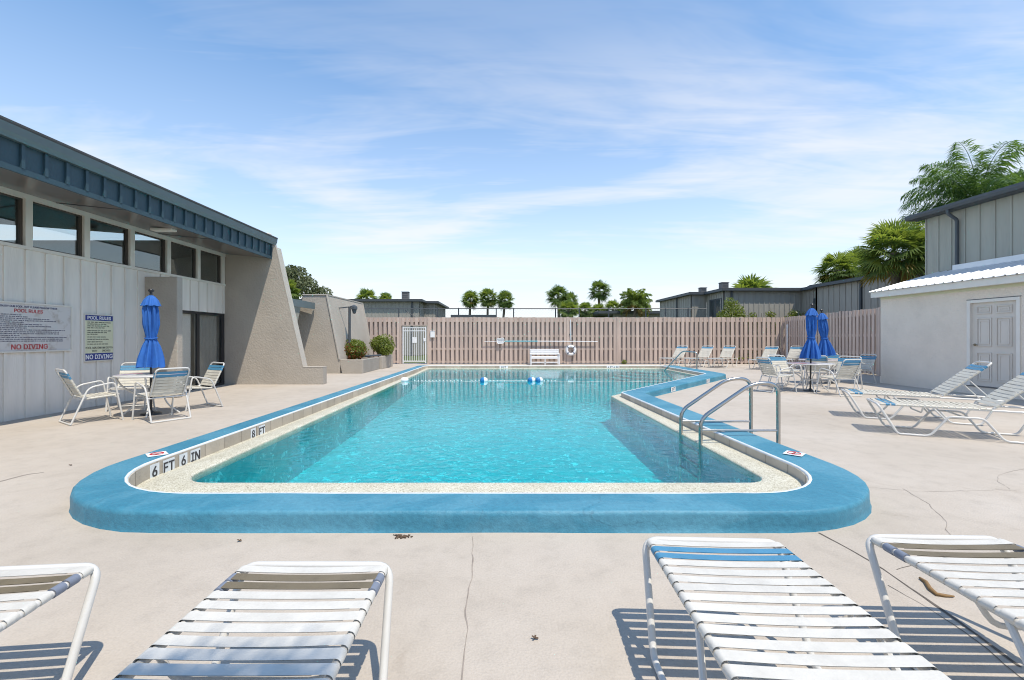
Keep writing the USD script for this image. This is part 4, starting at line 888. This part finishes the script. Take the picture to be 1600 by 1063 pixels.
def feather_crown(seed, R, nfr=18, nlf=46, lo=-30, hi=80, sag=0.75, lw=0.024):
    rg = np.random.default_rng(seed); V, F = [], []; n = 0; mids = MB()
    for i in range(nfr):
        az = i*2.39996+rg.uniform(-.2, .2); el = math.radians(lo+(hi-lo)*(i+.5)/nfr+rg.uniform(-6, 6))
        L_ = R*rg.uniform(0.88, 1.08); hd = np.array([math.cos(az), math.sin(az), 0])
        t = np.linspace(0, 1, 14); ang = el-sag*1.9*t**1.5
        st = np.stack([np.cos(ang)[:, None]*hd+np.sin(ang)[:, None]*np.array([0, 0, 1.0])], 0)[0]*L_/13
        P = np.vstack([[0, 0, 0], np.cumsum(st, 0)[:-1]])
        mids.tube(P, np.linspace(0.03, 0.006, 14)*R/3, 4, caps=False)
        side = np.cross(hd, (0, 0, 1.0))
        for k in range(nlf):
            tt = 0.14+0.85*k/nlf; q = np.array([np.interp(tt, t, P[:, c]) for c in range(3)])
            j = min(int(tt*13), 12); tg = st[j]/np.linalg.norm(st[j])
            ll = R*0.27*math.sin(math.pi*min(tt*0.9+0.1, 1))**0.6*rg.uniform(.8, 1.15)
            for sg in (-1, 1):
                d_ = side*sg*rg.uniform(.6, 1)+tg*rg.uniform(.3, .7)+np.array([0, 0, rg.uniform(-.5, .35)]); d_ /= np.linalg.norm(d_)
                m_ = q+d_*ll*.55; e = q+d_*ll-np.array([0, 0, ll*rg.uniform(.25, .6)]); w = tg*lw*R/2
                V += [q, m_+w, m_-w, e]; F += [(n, n+1, n+2), (n+1, n+3, n+2)]; n += 4
    b = mids; b.add(V, F); return b
def leafy(seed, centers, radii, count, size, squash=1.0, shell=0.55):
    rg = np.random.default_rng(seed); c = np.asarray(centers, float); r = np.asarray(radii, float)
    pk = rg.choice(len(c), count, p=r**2/(r**2).sum()); d = rg.normal(size=(count, 3)); d /= np.linalg.norm(d, axis=1, keepdims=True)
    rad = r[pk]*(1-shell*rg.random(count)**2.2)*(0.82+0.36*meshkit.noise(d*2.6+pk[:, None]*3.1, seed))
    p = c[pk]+d*rad[:, None]*np.array([1, 1, squash])
    nn = d+rg.normal(size=(count, 3))*0.7; nn /= np.linalg.norm(nn, axis=1, keepdims=True)
    a = np.cross(nn, rg.normal(size=(count, 3))); a /= np.linalg.norm(a, axis=1, keepdims=True); b = np.cross(nn, a)
    s = size*rg.uniform(0.6, 1.3, count)[:, None]
    V = np.stack([p-a*s, p+b*s*0.5, p+a*s, p-b*s*0.5], 1).reshape(-1, 3); i = np.arange(count)*4
    return V, np.vstack([np.stack([i, i+1, i+2], 1), np.stack([i, i+2, i+3], 1)])
def trunk_mesh(base, top, r0, r1, seed=0, bend=0.15, rings=14, n=9):
    rg = np.random.default_rng(seed); t = np.linspace(0, 1, rings)[:, None]
    P = np.array(base)+(np.array(top)-np.array(base))*t; P[:, :2] += (np.sin(t*np.pi)*np.array([rg.uniform(-1, 1), rg.uniform(-1, 1)])*bend)
    r = r0+(r1-r0)*t[:, 0]; r *= 1+0.08*(np.arange(rings) % 2); return MB().tube(P, r, n)
def fan_palm(pxc, pyc, Z, rpx, lab, seed, mats=('leaf_palm', 'leaf_palm_dark'), r=0.16, nleaf=32, lean=0, yellow=0, lo=-50, blades=17, width=0.07):
    c = px(pxc, pyc, Z); R = rpx/FPX*Z*1.28
    o = thing('fan_palm', lab, 'palm tree', (c[0], c[1], 0))
    zc = c[2]
    obj('trunk', trunk_mesh((lean, 0, -0.05), (0, 0, zc-0.05*R), r*1.25, r, seed), 'trunk', o, smooth=True)
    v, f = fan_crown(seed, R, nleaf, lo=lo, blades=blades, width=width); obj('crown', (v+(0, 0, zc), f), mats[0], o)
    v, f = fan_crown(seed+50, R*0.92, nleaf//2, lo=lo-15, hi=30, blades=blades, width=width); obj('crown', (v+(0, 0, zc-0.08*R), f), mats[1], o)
    if yellow:
        v, f = fan_crown(seed+90, R*0.9, yellow, lo=-75, hi=-10); obj('dry_leaves', (v+(0, 0, zc-0.05*R), f), 'leaf_yellow', o)
    return o
fan_palm(735, 467, 70, 15, 'left palm of the three close together beyond the fence', 11, yellow=3)
fan_palm(762.5, 464, 72, 16, 'middle palm of the three close together beyond the fence', 12, yellow=4)
fan_palm(789, 468, 69, 15, 'leaning right palm of the three close together beyond the fence', 13, lean=-0.9)
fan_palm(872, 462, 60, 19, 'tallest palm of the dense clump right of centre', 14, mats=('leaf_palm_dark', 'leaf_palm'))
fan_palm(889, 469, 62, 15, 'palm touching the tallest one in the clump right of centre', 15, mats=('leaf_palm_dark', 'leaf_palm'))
fan_palm(888, 483, 52, 16, 'low light green palm in front of the dense clump', 16, yellow=2)
fan_palm(914, 484, 55, 14, 'low palm between the clump and the tall slim palm', 17)
fan_palm(936.5, 453, 75, 17, 'tall slim solitary palm with a round crown', 18, mats=('leaf_palm_dark', 'leaf_palm_dark'), r=0.2)
fan_palm(936, 486, 58, 14, 'low palm at the foot of the tall slim palm', 19)
fan_palm(958, 482, 57, 15, 'low bushy palm beside the orange tipped feathery palm', 20, yellow=2)
fan_palm(573, 466, 50, 18, 'larger palm top above the left grey roof', 21)
fan_palm(602, 469, 52, 13, 'smaller palm top above the left grey roof', 22)
fan_palm(447, 452, 30, 20, 'palm beside the oak, peeking out behind the big stucco wall', 23)
fan_palm(1172, 462, 42, 34, 'wide bushy palm top with yellow leaves behind the right grey roof', 24, yellow=10, nleaf=40)
fan_palm(1308, 420, 29, 30, 'shaggy palm left of the big fan palm', 25, yellow=6, blades=26, width=0.045, mats=('leaf_palm', 'leaf_palm_dark'))
fan_palm(1336, 416, 31, 30, 'paler palm squeezed between shaggy palm and big fan palm', 26, yellow=3, blades=26, width=0.045)
fan_palm(1397, 392, 17.9, 50, 'big bright fan palm in front of the grey wall, by the shed', 27, nleaf=46, r=0.13, blades=30, width=0.036, lo=-32, yellow=3)
fp_ = thing('feather_palm', 'feathery palm with orange lower fronds beyond the far fence', 'palm tree', tuple(px(993, 470, 50)[:2])+(0,))
zc = px(993, 474, 50)[2]
obj('trunk', trunk_mesh((0, 0, 0), (0, 0, zc), 0.2, 0.14, 3), 'trunk', fp_, smooth=True)
m = feather_crown(31, 2.2, 26, 44, -15, 85, 0.72, 0.055).get(); obj('crown', (m.vertices+(0, 0, zc), m.faces), 'leaf_palm', fp_)
m = feather_crown(32, 2.0, 10, 36, -40, 10, 0.5, 0.055).get(); obj('dry_fronds', (m.vertices+(0, 0, zc), m.faces), 'leaf_yellow', fp_)
qp = thing('queen_palm', 'tall drooping feathery palm rising behind the two storey roof', 'palm tree', (19.5, 18.7, 0))
obj('trunk', trunk_mesh((0, 0, 0), (0, 0, 6.5), 0.2, 0.13, 4), 'trunk', qp, smooth=True)
m = feather_crown(41, 3.15, 34, 100, -35, 88, 0.80, 0.012).get(); obj('crown', (m.vertices+(0, 0, 6.75), m.faces), 'leaf_queen', qp)
qp2 = thing('queen_palm', 'feathery palm cut by the right picture edge', 'palm tree', (25.6, 21.0, 0))
obj('trunk', trunk_mesh((0, 0, 0), (0, 0, 7.6), 0.2, 0.13, 5), 'trunk', qp2, smooth=True)
m = feather_crown(43, 3.0, 26, 90, -30, 85, 0.75, 0.014).get(); obj('crown', (m.vertices+(0, 0, 7.6), m.faces), 'leaf_queen', qp2)
qp3 = thing('queen_palm', 'lower dark feathery palm squeezed beside the two storey wall', 'palm tree', (16.2, 17.6, 0))
obj('trunk', trunk_mesh((0, 0, 0), (0, 0, 4.7), 0.15, 0.11, 6), 'trunk', qp3, smooth=True)
m = feather_crown(45, 1.7, 16, 40, -20, 80, 0.9).get(); obj('crown', (m.vertices+(0, 0, 4.7), m.faces), 'leaf_queen', qp3)

added_palm_ = thing('fan_palm', 'unseen palm added behind the photographer to shade the second lounger', 'palm tree', (0.86, -1.62, 0))  # out of view; added so its fronds cast soft shade on the lounger
obj('trunk', trunk_mesh((0.05, -0.1, -0.05), (0, 0, 6.3), 0.15, 0.11, 9), 'trunk', added_palm_, smooth=True)
v, f = fan_crown(29, 1.15, 26, 22, -35, 80, 0.26, 0.05); obj('crown', (v+(0, 0, 6.35), f), 'leaf_palm', added_palm_)
ok_ = thing('oak_tree', 'grey green broadleaf tree behind the big stucco wall', 'tree', (-18.0, 40, 0))
obj('trunk', trunk_mesh((0, 0, 0), (0, 0, 4.5), 0.3, 0.18, 8), 'trunk', ok_, smooth=True)
cs = [(-1.6, 0, 5.6), (-0.2, 0.3, 6.6), (0.9, -0.3, 5.7), (2.0, 0.2, 5.0), (-0.8, 0.2, 7.0), (1.5, 0, 4.4), (-2.4, 0, 4.6)]
for c in cs: obj('limb', trunk_mesh((0, 0, 4.0), c, 0.12, 0.03, int(c[0]*10)+60, 0.2, 6, 6), 'trunk', ok_)
obj('crown', leafy(61, cs, (1.2, 1.1, 1.0, 0.9, 0.8, 0.9, 1.2), 7000, 0.13), 'leaf_oak', ok_)
def shrub(name, lab, cat, loc, r, squash, n, seed, orange=0):
    o = thing(name, lab, cat, loc)
    for k in range(5):
        a = k*1.3; obj('stem', MB().tube([(0.03*math.cos(a), 0.03*math.sin(a), 0), (r*.5*math.cos(a), r*.5*math.sin(a), r*1.1)], 0.012, 5), 'trunk_brown', o)
    rg = np.random.default_rng(seed)
    cs = np.vstack([[0, 0, r*squash*1.05], rg.normal(size=(9, 3))*r*np.array([.3, .3, .22])+(0, 0, r*squash*1.05)]); rr = np.r_[r*0.92, np.full(9, r*0.55)]
    obj('leaves', leafy(seed, cs, rr, n, 0.042, squash, 0.4), 'leaf_shrub', o)
    if orange: obj('orange_leaves', leafy(seed+1, [(-r*.12, -r*.12, r*squash*.85)], [r*1.0], orange, 0.045, squash*0.9, 0.25), 'leaf_orange', o)
    return o
p = px(553, 550, 18.6); shrub('round_shrub', 'clipped round shrub with orange tinged leaves in the planter', 'shrub', (p[0], 18.6, 0.40), 0.57, 0.80, 6500, 71, 600)
p = px(599.5, 540, 21.0); shrub('round_shrub', 'clipped round all green shrub nearest the metal gate', 'shrub', (p[0]+0.05, 20.7, 0.5), 0.60, 0.86, 6500, 73)
cn = thing('cone_shrub', 'dense pointed green shrub behind the fence', 'shrub', (px(1143, 480, 25.0)[0], 25.0, 0))
obj('stem', trunk_mesh((0, 0, 0), (0, 0, 2.6), 0.06, 0.02, 2, 0.02, 6, 6), 'trunk_brown', cn)
zs = np.linspace(0.4, 3.3, 9)
obj('leaves', leafy(75, [(0.12*math.sin(5*z), 0.1*math.cos(4*z), z) for z in zs], [max(0.14, 1.45*(1-(z/3.8)**1.6)) for z in zs], 14000, 0.06, 1.0, 0.35), 'leaf_shrub', cn)
for q, w, lab, sd in ((1192, 0.5, 'low loose bush top showing above the fence beside the cone shrub', 76), (1246, 0.45, 'thin bush behind the fence corner left of the blue parasol', 77)):
    b = thing('loose_bush', lab, 'shrub', (px(q, 490, 25.8)[0], 25.8, 0))
    rgb = np.random.default_rng(sd)
    for k in range(7):
        a = rgb.uniform(0, 6.28); obj('stem', MB().tube([(0, 0, 0), (w*.5*math.cos(a), w*.5*math.sin(a), 1.6), (w*1.2*math.cos(a), w*.6*math.sin(a), 2.75)], 0.012, 4), 'trunk_brown', b)
    obj('leaves', leafy(sd, [(rgb.uniform(-w, w)*1.4, rgb.uniform(-.2, .2), rgb.uniform(1.6, 2.75)) for _ in range(14)], [0.22]*14, 1600, 0.05, 1.0, 0.8), 'leaf_shrub', b)
wd = thing('weed', 'small green weed at the foot of the fence', 'plant', (px(975, 568, YB-0.1)[0], YB-0.12, 0))
obj('leaves', leafy(78, [(0, 0, 0.10)], [0.12], 120, 0.04), 'leaf_shrub', wd)

# ------------------------------------------------------------------ sun loungers
SHZ, HW = 0.415, 0.285          # seat height, half width of the strap frame
def strap(b, c, u, n, hw, w, rail_r, sag):
    """One vinyl strap across two rails: flat band with a slight sag, wrapped round both rails. c centre on the rail axis plane, u along the rail, n outwards."""
    u, n = np.asarray(u, float), np.asarray(n, float); e = np.cross(n, u); r = rail_r+0.003
    R = []
    for a in np.linspace(-2.6, 0, 6): R.append(c-e*hw+e*r*math.sin(a)*1.0+n*r*math.cos(a))
    for t in np.linspace(-0.85, 0.85, 7): R.append(c+e*hw*t+n*(r-sag*(1-t*t)))
    for a in np.linspace(0, 2.6, 6): R.append(c+e*hw+e*r*math.sin(a)+n*r*math.cos(a))
    R = np.array(R); G = np.stack([R-u*w/2, R+u*w/2]); b.grid(G)
    G2 = np.stack([R-u*w/2*0.98-n*0.0022, R+u*w/2*0.98-n*0.0022]); G2[:, :6] = G[:, :6]-0; 
    b.grid(G2[::-1, 6:13]); return b
def make_lounger(name, label, loc, rot, group, accent, seat_mat, back_deg, seed, wrap=None):
    """Foot end at the local origin, length along +x, width along y."""
    t = thing(name, label, 'sun lounger', loc, rot, group)
    rg = np.random.default_rng(seed)
    ca, sa = math.cos(math.radians(back_deg)), math.sin(math.radians(back_deg)); HX = 1.22
    R = 0.0145
    # strap frame of the seat and of the back, each a closed hoop of tube
    seat = rounded([(0.045, -HW, SHZ), (0.045, HW, SHZ), (HX+0.02, HW, SHZ), (HX+0.02, -HW, SHZ)], 0.02, 3, closed=True)
    obj('seat_rail', MB().tube([(0.02, -HW, SHZ), (1.95, -HW, SHZ-0.02)], R, 10), 'white_metal', t, smooth=40)
    obj('seat_rail', MB().tube([(0.02, HW, SHZ), (1.95, HW, SHZ-0.02)], R, 10), 'white_metal', t, smooth=40)
    B = lambda s, y, o=0.0: (HX+s*ca-o*sa, y, SHZ+0.012+s*sa+o*ca)
    bw = HW-0.032
    bp = rounded([B(0, -bw), B(0.80, -bw), B(0.80, bw), B(0, bw)], [0, 0.07, 0.07, 0], 5)
    obj('back_frame', MB().tube(bp, R, 10), 'white_metal', t, smooth=True)
    for y in (-bw-0.0, bw): obj('back_prop', MB().tube([B(0.42, y*0.98, -0.02), (HX+0.62, y*0.98, SHZ-0.06)], 0.008, 6), 'white_metal', t)
    # foot hoop: cross bar at the top with legs that splay to the ground, run back along it and rise to the rail
    yo = HW+0.018
    fb_ = rounded([(0.0, -yo-0.01, SHZ), (0.0, yo+0.01, SHZ)], 0, 1)
    hoop = rounded([(0.20, -yo-0.02, 0.05), (0.0, -yo, SHZ+0.002), (0.0, yo, SHZ+0.002), (0.20, yo+0.02, 0.05)], [0, 0.06, 0.06, 0], 6)
    obj('foot_bar', MB().tube(hoop, 0.016, 12), 'white_metal', t, smooth=True)
    for sg in (-1, 1):
        y = sg*(yo+0.02)
        lp = rounded([(0.19, y, 0.07), (0.225, y, 0.016), (0.56, y, 0.016), (0.72, y*.99, 0.24), (0.76, y*.985, 0.295), (1.10, y*.985, 0.295), (1.30, y, 0.016), (1.66, y, 0.016), (1.86, y*.97, SHZ-0.02)], [0, 0.05, 0.06, 0.02, 0.05, 0.06, 0.06, 0.06, 0], 4)
        obj('leg', MB().tube(lp, 0.0145, 10), 'white_metal', t, smooth=True)
        obj('leg', MB().tube([(0.60, sg*HW, SHZ-0.01), (0.73, sg*(yo+.01), 0.24)], 0.012, 8), 'white_metal', t, smooth=40)
    obj('stretcher', MB().tube(rounded([(0.50, -HW, SHZ-0.01), (0.50, -HW*.8, SHZ-0.10), (0.50, HW*.8, SHZ-0.10), (0.50, HW, SHZ-0.01)], [0, .05, .05, 0], 3), 0.011, 8), 'white_metal', t, smooth=True)
    obj('stretcher', MB().tube([(0.92, -yo, 0.295), (0.92, yo, 0.295)], 0.012, 8), 'white_metal', t, smooth=40)
    w, pit = 0.0465, 0.0615
    k = 0; s = 0.055
    while s < HX-0.01:
        mt = accent if k in (1, 2) else seat_mat
        b = MB(); strap(b, np.array([s+rg.uniform(-.003, .003), 0, SHZ]), (1, 0, 0.0), (0, 0, 1), HW, w*rg.uniform(0.97, 1.03), R, rg.uniform(0.002, 0.009))
        st = obj('strap', b, mt, t, smooth=50)
        if wrap and k in (1, 2):
            for sg in (-1, 1): obj('strap_end', MB().tube([(s-w*.52, sg*HW, SHZ), (s+w*.52, sg*HW, SHZ)], R+0.0045, 12), wrap, st, smooth=40)
        s += pit; k += 1
    nb_ = 12; s = 0.05
    for k in range(nb_):
        mt = accent if k in (nb_-2, nb_-1) else seat_mat
        if k == nb_-1 and accent != 'strap_blue': mt = accent
        b = MB(); c = np.array(B(s, 0)); strap(b, c, (ca, 0, sa), (-sa, 0, ca), bw, w, R, rg.uniform(0.002, 0.012)); obj('strap', b, mt, t, smooth=50); s += 0.0585
    return t
def lrot(u): return math.atan2(u[1], u[0])
LN = {}
l1 = make_lounger('sun_lounger', 'white strap lounger with olive bands, cut off at the left edge', (-1.97, 1.85, 0), lrot((0.10, -1)), None, 'strap_olive', 'strap_white', 40, 1, 'strap_slate')
l2 = make_lounger('sun_lounger', 'white strap lounger with olive bands, second from the left in front', (-0.77, 1.885, 0), lrot((0.0, -1)), None, 'strap_olive', 'strap_white', 40, 2, 'strap_slate')
l3 = make_lounger('sun_lounger', 'white strap lounger with two bright blue bands in front of the pool', (0.965, 2.11, 0), lrot((-0.045, -1)), None, 'strap_blue', 'strap_white', 40, 3)
l4 = make_lounger('sun_lounger', 'white strap lounger with olive bands at the lower right corner', (2.02, 2.14, 0), lrot((-0.03, -1)), None, 'strap_olive', 'strap_white', 40, 4, 'strap_slate')
l5 = make_lounger('sun_lounger', 'cream strap lounger with raised back nearer the shed door', (6.05, 8.06, 0), lrot((0.89, -0.46)), None, 'strap_blue', 'strap_cream', 43, 5)
dup(l5, 'sun_lounger', 'cream strap lounger with raised back, nearest at the right edge', 'sun lounger', (5.49, 6.77, 0), lrot((0.89, -0.46)))
def far_lounger(foot, head, lab):
    dup(l5, 'sun_lounger', lab, 'sun lounger', (foot[0], foot[1], 0), lrot((head[0]-foot[0], head[1]-foot[1])))
for q0, b0, q1, lab in ((1040, 20.9, 1069, 'leftmost of the three loungers against the far fence, behind the handrail'), (1079, 20.6, 1110, 'middle one of the three loungers against the far fence'),
                        (1116, 20.4, 1143, 'rightmost of the three loungers against the far fence'), (1181, 19.3, 1211, 'lounger at the fence corner left of the white post'), (1225, 19.8, 1249, 'lounger half hidden behind the parasol tables near the corner')):
    far_lounger((pxx(q0, b0), b0), (pxx(q1, b0+1.35), b0+1.35), lab)

# ------------------------------------------------------------------ chairs, tables, parasols
def make_chair(label, loc, face, group, accent='strap_blue', body='strap_cream', seed=0):
    """Faces +x; strap chair on two bent side tubes joined by a bar on the ground behind."""
    t = thing('patio_chair', label, 'chair', loc, lrot(face), group); rg = np.random.default_rng(seed)
    ys, r = 0.285, 0.0135
    side = []
    for sg in (-1, 1):
        P = rounded([(-0.34, sg*ys, 0.014), (-0.13, sg*ys, 0.57), (0.20, sg*ys, 0.635), (0.31, sg*ys, 0.0)], [0, 0.09, 0.07, 0], 5)
        obj('side_frame', MB().tube(P, r, 9), 'white_metal', t, smooth=True)
    obj('ground_bar', MB().tube([(-0.34, -ys, 0.014), (-0.34, ys, 0.014)], r, 9), 'white_metal', t, smooth=40)
    hb = 0.245
    P = rounded([(-0.40, -hb, 0.86), (-0.18, -hb, 0.39), (0.27, -hb, 0.425), (0.27, hb, 0.425), (-0.18, hb, 0.39), (-0.40, hb, 0.86)], [0.07, 0.07, 0.04, 0.04, 0.07, 0.07], 4, closed=True)
    obj('seat_frame', MB().tube(P, r, 9, closed=True), 'white_metal', t, smooth=True)
    for x, z in ((-0.19, 0.40), (0.215, 0.42)): obj('cross_bar', MB().tube([(x, -ys, z-0.02), (x, ys, z-0.02)], 0.011, 8), 'white_metal', t, smooth=40)
    w = 0.046
    u = np.array([-0.22, 0, 0.47]); lb_ = np.linalg.norm(u); u /= lb_; n = np.array([u[2], 0, -u[0]])
    s = 0.055
    for k in range(8):
        b = MB(); strap(b, np.array([-0.18, 0, 0.39])+u*s, u, n, hb, w, r, rg.uniform(0.004, 0.016)); obj('strap', b, accent if k in (6, 7) else body, t, smooth=50); s += 0.0545
    u = np.array([0.45, 0, 0.035]); u /= np.linalg.norm(u); n = np.array([-u[2], 0, u[0]]); s = 0.05
    for k in range(7):
        b = MB(); strap(b, np.array([-0.18, 0, 0.39])+u*s, u, n, hb, w, r, rg.uniform(0.004, 0.014)); obj('strap', b, body, t, smooth=50); s += 0.0555
    return t
c0 = make_chair('white strap chair left of the clubhouse table, seen from the side', (-6.72, 7.46, 0), (0.55, 0.835), None, seed=3)
def chair(lab, loc, face): return dup(c0, 'patio_chair', lab, 'chair', (loc[0], loc[1], 0), lrot(face))
chair('white strap chair with its back to the pool, front of the clubhouse table', (-5.72, 7.62), (-0.87, 0.50))
chair('white strap chair behind the clubhouse table, against the board wall', (-7.13, 8.72), (0.42, -0.91))
chair('white strap chair right of the clubhouse table, near the sliding door', (-5.93, 8.80), (-0.52, -0.85))
chair('strap chair left of the near right hand parasol table', (6.92, 11.5), (0.96, 0.12))
chair('strap chair turned away in front of the near right hand parasol table', (7.98, 10.85), (-0.18, 0.98))
chair('strap chair right of the near parasol table, before the shed corner', (8.98, 11.95), (-0.80, -0.60))
chair('strap chair behind the near right hand table, facing the pool', (7.72, 12.45), (0.05, -1))
chair('strap chair left of the farther right hand parasol table', (8.30, 13.3), (0.98, 0.15))
chair('strap chair between the two right hand parasol poles', (8.95, 12.95), (0.62, 0.78))
chair('strap chair behind the farther parasol table, against the side fence', (10.15, 14.2), (-0.60, -0.80))
chair('strap chair at the right end of the farther parasol table', (10.55, 13.55), (-1, -0.15))
tab = thing('patio_table', 'round table with flowered top beside the clubhouse', 'table', (-6.25, 8.08, 0))
obj('table_top', MB().lathe([(0.022, 0.0), (0.50, 0.0), (0.512, 0.006), (0.512, 0.014), (0.50, 0.02), (0.022, 0.02), (0.022, 0.0)], (0, 0, 0.695), 40), 'table_print', tab, smooth=30)
obj('rim', MB().tube([(0.515*math.cos(a), 0.515*math.sin(a), 0.700) for a in np.linspace(0, 2*math.pi, 41)[:-1]], 0.013, 8, closed=True), 'white_metal', tab, smooth=True)
for k in range(4):
    a = k*math.pi/2+0.5; cs_, sn_ = math.cos(a), math.sin(a)
    P = rounded([(0.50*cs_, 0.50*sn_, 0.69), (0.40*cs_, 0.40*sn_, 0.50), (0.17*cs_, 0.17*sn_, 0.34), (0.24*cs_, 0.24*sn_, 0.16), (0.42*cs_, 0.42*sn_, 0.0)], 0.12, 4)
    obj('leg', MB().tube(P, 0.0135, 8), 'white_metal', tab, smooth=True)
obj('ring', MB().tube([(0.19*math.cos(a), 0.19*math.sin(a), 0.30) for a in np.linspace(0, 2*math.pi, 25)[:-1]], 0.01, 6, closed=True), 'white_metal', tab, smooth=True)
dup(tab, 'patio_table', 'round table under the nearer right hand parasol', 'table', (7.83, 11.6, 0), 0.7)
dup(tab, 'patio_table', 'round table under the farther right hand parasol', 'table', (9.45, 13.6, 0), 1.9)
def make_parasol(label, loc, tilt=None, seed=1):
    t = thing('closed_parasol', label, 'parasol', loc, 0.3, tilt=tilt); rg = np.random.default_rng(seed)
    obj('pole', MB().tube([(0, 0, 0.03), (0, 0, 2.12)], 0.019, 12), 'black_metal', t, smooth=40)
    obj('base', MB().lathe([(0.0, 0.07), (0.03, 0.07), (0.04, 0.05), (0.15, 0.03), (0.16, 0.0)], n=20), 'black_metal', t, smooth=30)
    obj('finial', MB().lathe([(0.0, 0.0), (0.03, 0.0), (0.022, 0.03), (0.02, 0.055), (0.042, 0.07), (0.045, 0.095), (0.03, 0.115), (0.0, 0.12)], (0, 0, 2.11), 14), 'black_metal', t, smooth=30)
    nth = 128; th = np.arange(nth)/nth*2*np.pi
    zz = np.linspace(2.10, 0.86, 40)
    base = np.interp(zz, [0.86, 1.0, 1.22, 1.33, 1.37, 1.42, 1.6, 1.85, 1.98, 2.08, 2.10], [0.215, 0.19, 0.125, 0.078, 0.074, 0.085, 0.118, 0.118, 0.095, 0.05, 0.03])
    amp = np.interp(zz, [0.86, 1.2, 1.36, 1.6, 1.9, 2.1], [0.55, 0.48, 0.28, 0.50, 0.36, 0.08])
    ph = rg.uniform(0, 6.28, 8); lop = rg.uniform(0.75, 1.25, 8)
    G = []
    for i, z in enumerate(zz):
        tw = 0.25*math.sin(3*z)+0.3*z
        p8 = np.abs(np.sin(4*(th+tw))); m8 = lop[(np.floor((th+tw)/(2*np.pi)*8)).astype(int) % 8]
        q = np.sin(17*(th+tw*0.6)+ph[0]+2*z)*0.5+np.sin(11*th-1.3*z+ph[1])*0.5
        r = base[i]*(1-amp[i]*(1-p8**0.6))*(1+0.12*(m8-1)/0.25)*(1+0.11*q*amp[i]/0.35)
        zz_ = z+(0.02*np.sin(8*th+1)-0.03*(p8) if z < 0.95 else 0)*np.clip((0.95-z)/0.09, 0, 1)
        G.append(np.stack([r*np.cos(th), r*np.sin(th), zz_*np.ones(nth)], 1))
    G = np.array(G); G = np.concatenate([G, G[:, :1]], 1)
    can = obj('canopy', MB().grid(G[:, ::-1]), 'canvas_blue', t, smooth=True)
    G = []
    for z, rr in ((2.115, 0.025), (2.09, 0.06), (2.03, 0.105), (1.97, 0.135), (1.935, 0.15)):
        p8 = np.abs(np.sin(4*th+0.4)); r = rr*(1-0.22*(1-p8**0.7)*(rr > 0.05))*(1+0.05*np.sin(13*th))
        G.append(np.stack([r*np.cos(th), r*np.sin(th), z-0.015*p8*(rr > 0.13)], 1))
    G = np.array(G); G = np.concatenate([G, G[:, :1]], 1); obj('vent_flap', MB().grid(G[:, ::-1]), 'canvas_blue', can, smooth=True)
    obj('tie', MB().tube([(0.088*math.cos(a), 0.088*math.sin(a), 1.355+0.01*math.sin(a)) for a in np.linspace(0, 2*math.pi, 25)[:-1]], 0.012, 6, closed=True), 'canvas_blue', can, smooth=True)
    return t
u0 = make_parasol('closed bright blue parasol at the table by the clubhouse', (-6.25, 8.08, 0))
dup(u0, 'closed_parasol', 'closed blue parasol standing upright at the nearer right table', 'parasol', (7.83, 11.6, 0), 1.2, tilt=(0.8, -0.8))
dup(u0, 'closed_parasol', 'closed blue parasol leaning behind the upright one on the right', 'parasol', (9.76, 13.6, 0), 0.0, tilt=(0, -6.5))

# ------------------------------------------------------------------ litter
tw = thing('dry_twig', 'curled dry brown twig on the deck by the right front lounger', 'twig')
P = [gnd(*q, z=0.008) for q in ((1437, 903), (1447, 910), (1454, 921), (1464, 929), (1478, 931), (1491, 932))]
obj('stalk', MB().tube(P, [0.006, 0.011, 0.012, 0.010, 0.008, 0.004], 6), 'twig', tw, smooth=True)
db = MB(); rgd = np.random.default_rng(5)
for k in range(40):
    c = gnd(627+rgd.normal()*6, 836+abs(rgd.normal())*2.5, 0.006); a = rgd.uniform(0, 6.28); db.obox(c, (math.cos(a), math.sin(a), 0.2), (-math.sin(a), math.cos(a), 0), (0, 0, 1), rgd.uniform(.004, .014), rgd.uniform(.002, .006), 0.002)
obj('leaf_litter', db, 'trunk_brown', None, label='small patch of dark dry leaf litter at the coping foot', cat='leaf litter', kind='stuff')
for q, lab in (((836, 997), 'dark dry leaf scrap on the deck between the front loungers'), ((374, 845), 'tiny dark leaf scrap left on the deck before the pool'), ((110, 727), 'curled leaf scrap on the deck near the left edge')):
    c = gnd(*q, z=0.008); b = MB()
    for k in range(4):
        a = k*1.4; b.obox(c+np.array([0.006*math.cos(a), 0.006*math.sin(a), 0.002*k]), (math.cos(a), math.sin(a), 0.15*k), (-math.sin(a), math.cos(a), .1), (0, 0, 1), 0.009, 0.004, 0.001)
    obj('leaf_scrap', b, 'trunk_brown', None, label=lab, cat='leaf')
